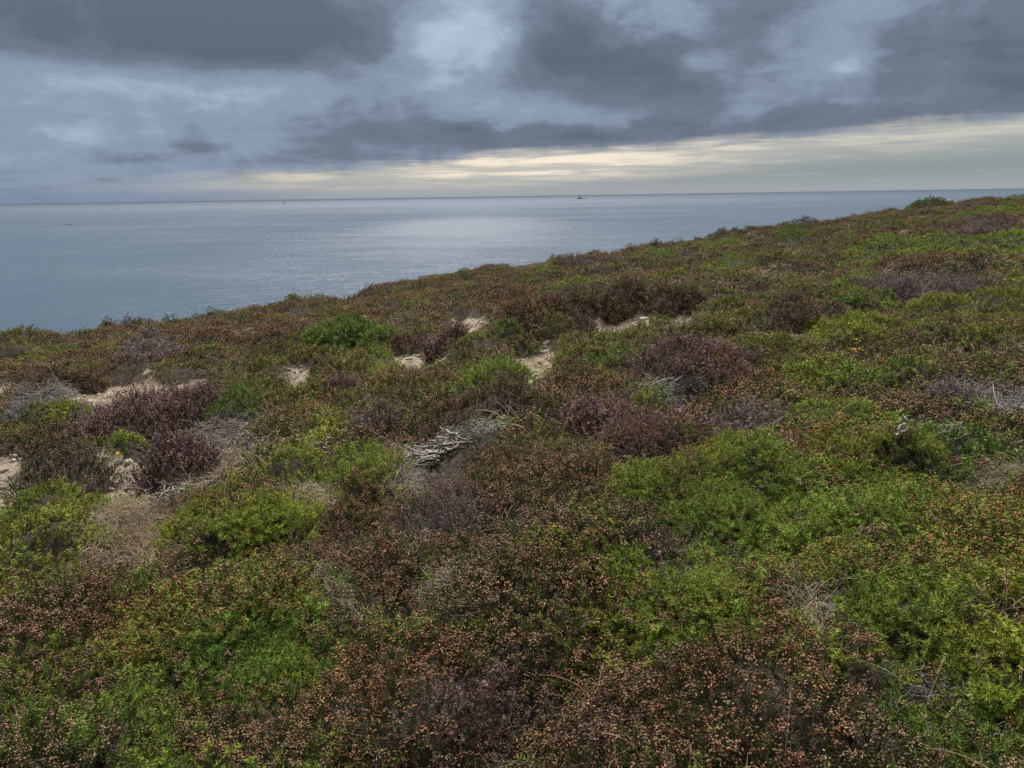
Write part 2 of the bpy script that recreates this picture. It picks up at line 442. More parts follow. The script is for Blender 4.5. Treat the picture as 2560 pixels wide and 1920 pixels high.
# ------------------------------------------------------------------ individual bushes that can be told apart
# (x0, x1, y_top, y_base, kind, height m, name, category, label, flowers[(px,py)])
BUSHES = [
    (-45, 74, 833, 903, 'O', .42, 'heather_bush', 'bush', 'olive brown domed heather bush cut by the left picture edge at the cliff brow'),
    (243, 297, 794, 820, 'O', .30, 'heather_bush', 'bush', 'olive domed bush on the brow just left of the dark purple ling'),
    (290, 392, 790, 824, 'P', .34, 'ling_bush', 'bush', 'dark purple ling bush below the brow line at left'),
    (327, 378, 781, 797, 'D', .26, 'heather_bush', 'bush', 'small dark bush on the skyline behind the purple ling'),
    (407, 444, 780, 805, 'D', .38, 'gorse_bush', 'bush', 'round dark green gorse ball standing against the sea on the left brow'),
    (498, 574, 774, 799, 'D', .28, 'gorse_bush', 'bush', 'low dark green gorse right of the round gorse ball on the brow'),
    (600, 632, 791, 807, 'D', .20, 'gorse_bush', 'bush', 'small dark green tuft in brown heather above the big green gorse'),
    (100, 172, 860, 894, 'G', .22, 'gorse_bush', 'bush', 'bright green gorse patch behind the yellowish gorse near the left edge'),
    (42, 118, 884, 918, 'Y', .16, 'gorse_bush', 'bush', 'low yellowish green gorse right of the olive dome at the left edge'),
    (116, 262, 900, 977, 'B', .36, 'heather_bush', 'bush', 'dark heather bank with black shade overhanging the left end of the sandy path'),
    (248, 366, 884, 950, 'B', .32, 'heather_bush', 'bush', 'dark heather bank with a rock at its foot beside the sandy path'),
    (380, 524, 882, 944, 'O', .36, 'heather_bush', 'bush', 'olive brown heather bush overhanging the right end of the left sandy path'),
    (15, 132, 932, 985, 'B', .26, 'heather_bush', 'bush', 'reddish brown heather hump at the far left behind the grey dead bush'),
    (228, 552, 958, 1108, 'P', .33, 'ling_bush', 'bush', 'large mauve ling bush with upright spikes left of centre, the biggest purple one'),
    (520, 640, 962, 1074, 'D', .26, 'heather_bush', 'bush', 'green and brown heather joined to the right end of the large mauve ling'),
    (34, 297, 1107, 1222, 'U', .25, 'heather_bush', 'bush', 'dark greenish brown wiry bush with pale grass stalks before it at lower left'),
    (345, 538, 1078, 1206, 'V', .30, 'ling_bush', 'bush', 'dark purple brown wind bent bush between the bare path and the grey twigs'),
    (276, 378, 1097, 1130, 'G', .12, 'gorse_bush', 'bush', 'small bright green gorse mat with a yellow flower behind two pale stones', [(293, 1112)]),
    (764, 945, 784, 880, 'E', .50, 'gorse_bush', 'bush', 'tallest dense green gorse bush left of the middle of the heath'),
    (900, 982, 812, 881, 'E', .36, 'gorse_bush', 'bush', 'lower right lobe of green gorse leaning against the tallest gorse bush'),
    (966, 1078, 826, 873, 'B', .30, 'heather_bush', 'bush', 'dark brown heather between the big green gorse and the purple round bush'),
    (1055, 1158, 827, 888, 'V', .38, 'ling_bush', 'bush', 'round purple brown bush with bare sand at its left foot'),
    (1203, 1455, 762, 826, 'B', .42, 'heather_bush', 'bush', 'long rust brown heather bank behind the middle of the sandy path'),
    (1220, 1346, 814, 872, 'W', .32, 'heather_bush', 'bush', 'green and purple bush in front of the long heather bank beside the stones'),
    (1334, 1440, 796, 848, 'O', .28, 'heather_bush', 'bush', 'olive green bush lying between the two bends of the sandy path'),
    (1425, 1486, 788, 834, 'V', .30, 'ling_bush', 'bush', 'purple twiggy bush at the right end of the olive bush by the path'),
    (1476, 1620, 742, 803, 'B', .36, 'heather_bush', 'bush', 'dark heather bank behind the small fir like shrub'),
    (1610, 1746, 742, 794, 'B', .32, 'heather_bush', 'bush', 'dark heather bank behind the white stone'),
    (1520, 1577, 773, 804, 'E', .24, 'gorse_bush', 'bush', 'small dark green fir like gorse at the edge of the far path'),
    (1628, 1688, 780, 802, 'G', .12, 'gorse_bush', 'bush', 'low green mat just right of the white stone on the far path'),
    (1810, 1872, 722, 764, 'Y', .26, 'gorse_bush', 'bush', 'upright yellowish green gorse clump in brown heather right of the far path'),
    (1925, 2046, 703, 752, 'O', .26, 'gorse_bush', 'bush', 'olive green gorse hump on the right slope above dark rust heather'),
    (1922, 2038, 760, 836, 'B', .26, 'heather_bush', 'bush', 'dark rust heather hump above the grey twigs and left of the yellow flowers'),
    (2015, 2185, 808, 872, 'Y', .16, 'gorse_bush', 'bush', 'green gorse mat dotted with yellow flowers on the right slope',
     [(2082, 815), (2088, 815), (2098, 815), (2107, 812), (2137, 830), (2044, 838), (2138, 854), (2137, 861), (2153, 864), (2123, 848), (1981, 868)]),
    (1600, 1760, 862, 982, 'P', .26, 'ling_bush', 'bush', 'deep purple ling bush in the middle of the right half'),
    (1740, 1870, 870, 960, 'Z', .22, 'ling_bush', 'bush', 'mixed purple and orange heather joined to the right of the deep purple ling'),
    (1575, 1662, 955, 1045, 'G', .26, 'gorse_bush', 'bush', 'bright green gorse knob with one yellow flower below the deep purple ling', [(1644, 1010)]),
    (1172, 1300, 890, 985, 'G', .24, 'gorse_bush', 'bush', 'light green gorse hump below the main patch of path stones'),
    (1060, 1330, 985, 1060, 'B', .24, 'heather_bush', 'bush', 'dark mauve brown heather bank above the grey root heap'),
    (886, 1005, 1030, 1094, 'P', .24, 'ling_bush', 'bush', 'small purple ling tuft behind the twin green gorse cushions'),
    (822, 904, 948, 996, 'P', .18, 'ling_bush', 'bush', 'small dark purple ling in brown heather below the tallest gorse bush'),
    (640, 830, 1125, 1245, 'G', .26, 'gorse_bush', 'bush', 'left one of the twin bright green gorse cushions left of centre'),
    (822, 985, 1088, 1195, 'G', .27, 'gorse_bush', 'bush', 'right one of the twin green gorse cushions with a straw coloured flank'),
    (-30, 325, 1210, 1312, 'G', .20, 'gorse_bush', 'bush', 'long green gorse bank in front of the wiry dark bush at the left edge'),
    (-40, 245, 1290, 1420, 'Y', .17, 'gorse_bush', 'bush', 'yellowish green gorse cushion at the left edge next to the straw hollow'),
    (402, 540, 1225, 1352, 'Y', .15, 'gorse_bush', 'bush', 'yellow tinged gorse cushion on the right rim of the straw hollow'),
    (1965, 2205, 985, 1074, 'G', .16, 'gorse_bush', 'bush', 'wide green gorse hump behind the pale bent branch on the right'),
    (2034, 2116, 1058, 1114, 'M', .14, 'gorse_bush', 'bush', 'small gorse tuft full of tan pods left of the yellowish green cushion'),
    (2126, 2356, 1080, 1155, 'Y', .22, 'gorse_bush', 'bush', 'smooth yellowish green gorse cushion in front of the pale bent branch'),
    (2265, 2590, 736, 812, 'Y', .30, 'gorse_bush', 'bush', 'broad yellowish green gorse mound at the right edge of the slope'),
    (2268, 2375, 487, 522, 'D', .95, 'gorse_bush', 'bush', 'big dark green bush on the skyline at upper right'),
    (1956, 2040, 543, 566, 'V', .60, 'heather_bush', 'bush', 'dark pointed heather hump on the skyline left of the big dark bush'),
    (2500, 2610, 476, 496, 'D', .55, 'gorse_bush', 'bush', 'dark bush on the skyline touching the right picture edge'),
    (2425, 2458, 488, 500, 'D', .40, 'gorse_bush', 'bush', 'small round bush on the skyline right of the big dark bush'),
    (1628, 1655, 591, 612, 'V', .45, 'heather_bush', 'bush', 'dark ball shaped bush on the skyline right of the middle'),
    (1657, 1712, 584, 602, 'O', .40, 'heather_bush', 'bush', 'olive hump on the skyline right beside the dark ball shaped bush'),
    (1530, 1582, 608, 636, 'O', .45, 'gorse_bush', 'bush', 'olive green knob on the skyline left of the dark ball shaped bush'),
    (1845, 1885, 558, 576, 'D', .42, 'gorse_bush', 'bush', 'low dark green bush on the skyline midway along the right slope'),
    (1790, 1815, 574, 588, 'V', .35, 'heather_bush', 'bush', 'tiny dark tuft on the skyline left of the low dark green bush'),
    (1360, 1410, 635, 652, 'D', .35, 'gorse_bush', 'bush', 'small dark green bush on the skyline above the long heather bank'),
    (720, 832, 726, 756, 'G', .34, 'gorse_bush', 'bush', 'long green gorse hump on the skyline behind the tallest gorse bush'),
    (2166, 2240, 553, 584, 'D', .30, 'gorse_bush', 'bush', 'dark green gorse spot on the upper right slope above the green swathe'),
    (2374, 2516, 547, 592, 'P', .42, 'ling_bush', 'bush', 'dark purple ling bush high on the right slope'),
    (2348, 2384, 515, 534, 'Y', .30, 'gorse_bush', 'bush', 'small vivid green gorse cushion below the big dark skyline bush'),
]

BUSH_SPEC = []
for spec in BUSHES:
    x0, x1, y0, y1, kind, h = spec[:6]
    cxp = (x0 + x1) / 2
    f = hit(cxp, y1, 0.05)
    df = math.hypot(f[0], f[1])
    ang = math.atan2(f[0], f[1])
    wx = (x1 - x0) / 2 * df / FPX * math.cos(ang) * 1.04
    d = ray(cxp, y0)
    tl = d[2] / math.hypot(d[0], d[1])
    # distance at which the top line of sight passes h above the ground
    dd = np.linspace(df, df + 3.0 * wx + 0.4, 200)
    gz = base_z(np.sin(ang) * dd, np.cos(ang) * dd)
    over = CAM_Z + tl * dd - gz
    if y0 < 800 and (over > h * 0.8).all():      # stands against the sea
        ry = wx * 0.8
    else:
        k = int(np.argmin(np.abs(over - h * 0.9)))
        ry = np.clip(dd[k] - df, wx * 0.45, wx * 1.3)
    dc = df + ry * 0.9
    BUSH_SPEC.append((math.sin(ang) * dc, math.cos(ang) * dc, ang, wx, ry, h * (0.62 if kind in 'GYM' else 0.72) * (1.0 if df < 15 else (0.95 if df < 25 else 0.72)), dc))


def patch_dist(P, x, y):
    cx, cy, ang, rx, ry = P[:5]
    dx, dy = x - cx, y - cy
    u = dx * math.cos(ang) - dy * math.sin(ang)
    v = dx * math.sin(ang) + dy * math.cos(ang)
    return np.sqrt((u / rx) ** 2 + (v / ry) ** 2)


for _k, _P in enumerate(PW):      # a mound under a bush is mostly the bush itself
    for _S in BUSH_SPEC:
        if _P[6] > 0 and patch_dist((_S[0], _S[1], _S[2], _S[3], _S[4]), _P[0], _P[1]) < 0.8:
            PW[_k] = _P[:6] + (_P[6] * 0.45,)


def ground_z(x, y, core=True):
    x = np.asarray(x, float); y = np.asarray(y, float)
    z = base_z(x, y)
    hum = (fbm(x * 3.1, y * 3.1, 51, 3) - 0.5) * 0.07
    wx_, wy_ = x + (fbm(x * 2.4, y * 2.4, 91, 2) - .5) * .35, y + (fbm(x * 2.4 + 9, y * 2.4, 92, 2) - .5) * .35
    cu = cells(wx_, wy_)
    far_ = np.clip((np.hypot(x, y) - 5) / 8, 0, 1)
    hum = hum + (np.clip(1 - cu[2] ** 2, 0, 1) ** 0.7) * (0.05 + 0.11 * cu[3]) * (1 + 0.5 * far_) - 0.05
    cb = cells(wx_ / 2.1 + 31, wy_ / 2.1)
    hum = hum + (np.clip(1 - cb[2] ** 2, 0, 1) ** 0.7 * (0.03 + 0.20 * cb[3]) - 0.06) * far_
    bump = np.zeros_like(z)
    low = np.zeros_like(z)
    for P in PW:
        if abs(P[6]) < 1e-6:
            continue
        m = (np.abs(x - P[0]) < max(P[3], P[4]) * 1.5) & (np.abs(y - P[1]) < max(P[3], P[4]) * 1.5)
        if not m.any():
            continue
        d = patch_dist(P, x[m], y[m])
        k = np.clip(1 - (d / 1.25) ** 2, 0, 1)
        k = k * k * (3 - 2 * k) * P[6]
        if P[6] > 0:
            bump[m] = np.maximum(bump[m], k)
        else:
            low[m] = np.minimum(low[m], k * 1.5)
    return z + bump + low + hum * (1 - np.clip(-low / 0.05, 0, 1) * 0.85)


def sand_mask(x, y):
    s = np.zeros_like(np.asarray(x, float))
    wob = (fbm(x * 2.6, y * 2.6, 77, 3) - 0.5) * 0.75
    for P in PW:
        if P[5] == 'X':
            s = np.maximum(s, np.clip((1.15 - patch_dist(P, x, y) + wob) * 3.0, 0, 1))
    return s


# ------------------------------------------------------------------ materials


def new_mat(name):
    m = bpy.data.materials.new(name)
    m.use_nodes = True
    m.node_tree.nodes.clear()
    return m, NT(m.node_tree)


def mat_plant(name, rough=0.65, trans=0.14):
    """colour of each organ from the mesh, a slight drift per plant, thin leaves let light through"""
    m, g = new_mat(name)
    out = g.n('ShaderNodeOutputMaterial')
    a = g.n('ShaderNodeAttribute', attribute_name='organ')
    tn = g.n('ShaderNodeAttribute', attribute_name='tint', attribute_type='INSTANCER')
    geo = g.n('ShaderNodeNewGeometry')
    big = g.noise(geo.outputs['Position'], 2.3, 2, 0.5)
    fine = g.noise(geo.outputs['Position'], 60.0, 2, 0.5)
    col = g.mix(1.0, a.outputs['Color'], tn.outputs['Color'], 'MULTIPLY') if name.startswith('carpet') else a.outputs['Color']
    k = g.mul(g.lin(big, 0.3, 0.7, 0.82, 1.18), g.lin(fine, 0.25, 0.75, 0.75, 1.25))
    col = g.mix(1.0, col, g.xyz(k, k, k), 'MULTIPLY')
    bs = g.n('ShaderNodeBsdfPrincipled')
    g.put(bs.inputs['Base Color'], col)
    bs.inputs['Roughness'].default_value = rough
    bs.inputs['Specular IOR Level'].default_value = 0.25
    tr = g.n('ShaderNodeBsdfTranslucent')
    g.put(tr.inputs['Color'], col)
    mx = g.n('ShaderNodeMixShader')
    mx.inputs[0].default_value = trans
    g.t.links.new(bs.outputs[0], mx.inputs[1])
    g.t.links.new(tr.outputs[0], mx.inputs[2])
    g.t.links.new(mx.outputs[0], out.inputs[0])
    return m


def mat_simple(name, c0, c1, scale, rough=0.85, bump=0.3, bscale=None, detail=6):
    m, g = new_mat(name)
    out = g.n('ShaderNodeOutputMaterial')
    tc = g.n('ShaderNodeNewGeometry')
    n = g.noise(tc.outputs['Position'], scale, detail, 0.62)
    col = g.mix(g.ss(n, 0.3, 0.7), c0, c1)
    bs = g.n('ShaderNodeBsdfPrincipled')
    g.put(bs.inputs['Base Color'], col)
    bs.inputs['Roughness'].default_value = rough
    bs.inputs['Specular IOR Level'].default_value = 0.2
    bp = g.n('ShaderNodeBump')
    bp.inputs['Strength'].default_value = bump
    bp.inputs['Distance'].default_value = 0.02
    g.put(bp.inputs['Height'], g.noise(tc.outputs['Position'], bscale or scale * 2.5, 5, 0.6))
    g.t.links.new(bp.outputs[0], bs.inputs['Normal'])
    g.t.links.new(bs.outputs[0], out.inputs[0])
    return m


def mat_ground():
    m, g = new_mat('soil_and_litter')
    out = g.n('ShaderNodeOutputMaterial')
    geo = g.n('ShaderNodeNewGeometry')
    pos = geo.outputs['Position']
    sa_ = g.n('ShaderNodeAttribute', attribute_name='sand')
    n1 = g.noise(pos, 5.0, 5, 0.6)
    n2 = g.noise(pos, 28.0, 5, 0.65)
    n3 = g.noise(pos, 90.0, 3, 0.6)
    litter = g.mix(g.ss(n2, 0.35, 0.68), (0.022, 0.017, 0.013), (0.075, 0.06, 0.046))
    litter = g.mix(g.mul(g.ss(n3, 0.55, 0.7), 0.6), litter, (0.16, 0.14, 0.115))
    sand = g.mix(g.ss(n1, 0.35, 0.65), (0.20, 0.160, 0.115), (0.32, 0.265, 0.20))
    sand = g.mix(g.mul(g.ss(n2, 0.5, 0.68), 0.7), sand, (0.40, 0.345, 0.275))
    sand = g.mix(g.mul(g.ss(n3, 0.52, 0.66), 0.55), sand, (0.19, 0.15, 0.11))
    mask = g.ss(g.add(sa_.outputs['Fac'], g.mul(g.sub(n2, 0.5), 0.9)), 0.35, 0.6)
    col = g.mix(mask, litter, sand)
    bs = g.n('ShaderNodeBsdfPrincipled')
    g.put(bs.inputs['Base Color'], col)
    bs.inputs['Roughness'].default_value = 0.95
    bs.inputs['Specular IOR Level'].default_value = 0.1
    bp = g.n('ShaderNodeBump')
    bp.inputs['Strength'].default_value = 0.7
    bp.inputs['Distance'].default_value = 0.03
    g.put(bp.inputs['Height'], g.add(n2, g.mul(n3, 0.5)))
    g.t.links.new(bp.outputs[0], bs.inputs['Normal'])
    g.t.links.new(bs.outputs[0], out.inputs[0])
    return m


def sea_point(px, py):
    d = ray(px, py)
    k = (SEA_Z - CAM_Z) / d[2]
    return d[0] * k, d[1] * k


def mat_sea():
    m, g = new_mat('sea_water')
    out = g.n('ShaderNodeOutputMaterial')
    geo = g.n('ShaderNodeNewGeometry')
    pos = geo.outputs['Position']
    mp = g.n('ShaderNodeMapping')
    mp.inputs['Rotation'].default_value = (0, 0, math.radians(14))
    mp.inputs['Scale'].default_value = (0.5, 1.0, 1.0)
    g.t.links.new(pos, mp.inputs['Vector'])
    v = mp.outputs[0]
    w0 = g.noise(v, 0.028, 4, 0.6, 0.5)
    w1 = g.noise(v, 0.10, 5, 0.6, 0.4)
    w2 = g.noise(v, 0.45, 4, 0.6, 0.6)
    wind = g.noise(v, 0.0016, 5, 0.6, 0.5)
    wind2 = g.noise(v, 0.012, 4, 0.6, 0.4)
    bp = g.n('ShaderNodeBump')
    bp.inputs['Strength'].default_value = 0.6
    bp.inputs['Distance'].default_value = 3.0
    g.put(bp.inputs['Height'], g.add(g.add(w1, g.mul(w2, 0.35)), g.mul(w0, 0.9)))
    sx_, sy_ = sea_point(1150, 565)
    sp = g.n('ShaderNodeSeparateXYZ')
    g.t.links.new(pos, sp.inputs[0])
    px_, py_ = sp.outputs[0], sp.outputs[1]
    # a rougher, bumpier patch added to make a sun sheen, and rougher water offshore
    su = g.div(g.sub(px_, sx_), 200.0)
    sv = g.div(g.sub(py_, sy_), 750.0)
    sheen_patch = g.m('EXPONENT', g.mul(g.add(g.mul(su, su), g.mul(sv, sv)), -1.0))
    sheen_patch = g.mul(sheen_patch, g.lin(wind2, 0.35, 0.6, 0.65, 1.0))
    off = g.lin(py_, 2500.0, 9000.0, 0.0, 0.24)
    bs = g.n('ShaderNodeBsdfPrincipled')
    g.put(bp.inputs['Strength'], g.add(0.62, g.mul(sheen_patch, 0.2)))
    g.put(bs.inputs['Base Color'], g.mix(wind, (0.035, 0.062, 0.095), (0.065, 0.098, 0.138)))
    g.put(bs.inputs['Roughness'], g.add(g.add(g.add(g.lin(wind, 0.3, 0.7, 0.19, 0.32), g.mul(g.sub(wind2, 0.5), 0.22)), off), g.mul(sheen_patch, 0.31)))
    bs.inputs['IOR'].default_value = 1.33
    g.t.links.new(bp.outputs[0], bs.inputs['Normal'])
    g.t.links.new(bs.outputs[0], out.inputs[0])
    return m


M_GROUND = mat_ground()
M_SEA = mat_sea()
M_CARPET = mat_plant('carpet_plant')
M_PLANT = mat_plant('bush_plant')
M_WOODY = mat_plant('weathered_wood', 0.8, 0.0)
M_STONE = mat_simple('pale_stone', (0.33, 0.275, 0.205), (0.50, 0.44, 0.35), 14.0, 0.9, 0.5)
M_STONE_D = mat_simple('brown_stone', (0.22, 0.165, 0.115), (0.36, 0.29, 0.21), 12.0, 0.9, 0.5)
M_ISLET = mat_simple('islet_rock', (0.05, 0.05, 0.05), (0.10, 0.095, 0.085), 0.05, 0.9, 0.5)
M_TOWER = mat_simple('lighthouse_wall', (0.30, 0.29, 0.27), (0.38, 0.37, 0.35), 0.3, 0.8, 0.1)
M_BIRD = mat_simple('bird_feathers', (0.035, 0.035, 0.04), (0.07, 0.07, 0.07), 8.0, 0.8, 0.1)
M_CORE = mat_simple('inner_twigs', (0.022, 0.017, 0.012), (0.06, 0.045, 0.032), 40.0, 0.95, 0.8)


def mesh_obj(name, V, F, mat, C=None, parent=None, smooth=False, link=True):
    me = bpy.data.meshes.new(name)
    V = np.asarray(V, np.float32); F = np.asarray(F, np.int32)
    k = F.shape[1]
    me.vertices.add(len(V)); me.vertices.foreach_set('co', V.ravel())
    me.loops.add(F.size); me.loops.foreach_set('vertex_index', F.ravel())
    me.polygons.add(len(F))
    me.polygons.foreach_set('loop_start', np.arange(0, F.size, k, dtype=np.int32))
    if smooth:
        me.polygons.foreach_set('use_smooth', np.ones(len(F), bool))
    me.update(calc_edges=True)
    if C is not None:
        at = me.attributes.new('organ', 'FLOAT_COLOR', 'POINT')
        at.data.foreach_set('color', np.concatenate([np.asarray(C, np.float32), np.ones((len(C), 1), np.float32)], 1).ravel())
    if mat:
        me.materials.append(mat)
    o = bpy.data.objects.new(name, me)
    if link:
        COL.objects.link(o)
    if parent is not None:
        o.parent = parent
    return o


def tag(o, label=None, cat=None, group=None, kind=None):
    for k, v in (('label', label), ('category', cat), ('group', group), ('kind', kind)):
        if v:
            o[k] = v
    return o


# ------------------------------------------------------------------ ground and sea
def axis(lo, hi, fine, grow):
    pos = [0.0]
    while pos[-1] < hi:
        pos.append(pos[-1] + fine + grow * pos[-1])
    neg = [0.0]
    while neg[-1] > lo:
        neg.append(neg[-1] - fine - grow * abs(neg[-1]))
    return np.array(neg[:0:-1] + pos)


gx = axis(-75, 120, 0.05, 0.016)
gy = axis(-40, 150, 0.05, 0.010)
GX, GY = np.meshgrid(gx, gy)
GZ = ground_z(GX.ravel(), GY.ravel())
nx, ny = len(gx), len(gy)
ii = np.arange(nx * ny).reshape(ny, nx)
FQ = np.stack([ii[:-1, :-1], ii[:-1, 1:], ii[1:, 1:], ii[1:, :-1]], -1).reshape(-1, 4)
ground = mesh_obj('ground', np.stack([GX.ravel(), GY.ravel(), GZ], 1), FQ, M_GROUND, smooth=True)
at = ground.data.attributes.new('sand', 'FLOAT', 'POINT')
at.data.foreach_set('value', sand_mask(GX.ravel(), GY.ravel()).astype(np.float32))
tag(ground, 'dark soil of the heath with a bare sandy path', kind='structure')

SX = 70000.0
sea = mesh_obj('sea', [(-SX, -2000, SEA_Z), (SX, -2000, SEA_Z), (SX, SX, SEA_Z), (-SX, SX, SEA_Z)], [(0, 1, 2, 3)], M_SEA)
tag(sea, 'grey blue sea reaching to the horizon', kind='structure')

# ------------------------------------------------------------------ plant organs (numpy triangles)
def cat(parts):
    V, F, C = [], [], []
    n = 0
    for v, f, c in parts:
        if len(v) == 0:
            continue
        V.append(v); F.append(f + n); C.append(c); n += len(v)
    return np.concatenate(V), np.concatenate(F), np.concatenate(C)


def perp(d, rng):
    r = rng.normal(size=d.shape)
    s = np.cross(d, r)
    return s / (np.linalg.norm(s, axis=1, keepdims=True) + 1e-9)


def blades(p, d, L, w, c0, c1, rng):
    """thin leaves: one triangle each"""
    n = len(p)
    s = perp(d, rng) * np.asarray(w).reshape(-1, 1) * 0.5
    t = p + d * np.asarray(L).reshape(-1, 1)
    V = np.stack([p - s, p + s, t], 1).reshape(-1, 3)
    F = np.arange(n * 3).reshape(-1, 3)
    C = np.stack([c0, c0, c1], 1).reshape(-1, 3)
    return V, F, C


def bells(p, d, L, w, c0, c1, rng):
    """small hanging bells: three-sided spindles"""
    n = len(p)
    s = perp(d, rng); q = np.cross(d, s)
    L = np.asarray(L).reshape(-1, 1); w = np.asarray(w).reshape(-1, 1) * 0.5
    mid = p + d * L * 0.62
    r = [mid + (s * math.cos(a) + q * math.sin(a)) * w for a in (0, 2.094, 4.189)]
    V = np.stack([p] + r + [p + d * L], 1).reshape(-1, 3)
    b = np.arange(n)[:, None] * 5
    tri = np.array([[0, 1, 2], [0, 2, 3], [0, 3, 1], [4, 2, 1], [4, 3, 2], [4, 1, 3]])
    F = (b[:, :, None] + tri[None]).reshape(-1, 3)
    C = np.stack([c1, c0, c0, c0, c0 * 0.85], 1).reshape(-1, 3)
    return V, F, C


def unit(v):
    return v / (np.linalg.norm(v, axis=-1, keepdims=True) + 1e-9)


def cvar(c, n, rng, hue=0.10, val=0.22):
    return np.asarray(c)[None, :] * (1 + rng.normal(size=(n, 1)) * val * 0.6).clip(0.5, 1.6) * (1 + rng.normal(size=(n, 3)) * hue * 0.5).clip(0.7, 1.3)


def tube(pts, r0, r1, c, rng, sides=3):
    pts = np.asarray(pts)
    n = len(pts)
    tang = unit(np.gradient(pts, axis=0))
    s = unit(np.cross(tang, np.array([0.31, 0.2, 0.93])))
    q = np.cross(tang, s)
    rr = np.linspace(r0, r1, n)[:, None]
    V = np.concatenate([pts + (s * math.cos(a) + q * math.sin(a)) * rr for a in np.arange(sides) * 2 * math.pi / sides])
    F = []
    for k in range(sides):
        a, b = k * n, ((k + 1) % sides) * n
        i = np.arange(n - 1)
        F.append(np.stack([a + i, b + i, b + i + 1], 1)); F.append(np.stack([a + i, b + i + 1, a + i + 1], 1))
    return V, np.concatenate(F), np.tile(cvar(c, 1, rng), (len(V), 1))


# organ base colours (linear)
C_GORSE0, C_GORSE1 = (0.070, 0.100, 0.016), (0.33, 0.425, 0.055)
C_LEAF0, C_LEAF1 = (0.034, 0.050, 0.012), (0.090, 0.125, 0.028)
C_BELL, C_BELL_T = (0.265, 0.145, 0.078), (0.40, 0.255, 0.160)
C_LING, C_LING_T = (0.120, 0.068, 0.062), (0.28, 0.180, 0.172)
C_WOOD = (0.205, 0.188, 0.170)
C_STEM = (0.075, 0.048, 0.034)
C_STRAW = (0.40, 0.325, 0.225)
C_POD, C_POD_T = (0.25, 0.12, 0.04), (0.38, 0.21, 0.085)


def along(n, t, L, bend):
    """points on a slightly bent upright stem"""
    return np.stack([bend[0] * t * t * L, bend[1] * t * t * L, t * L], 1)


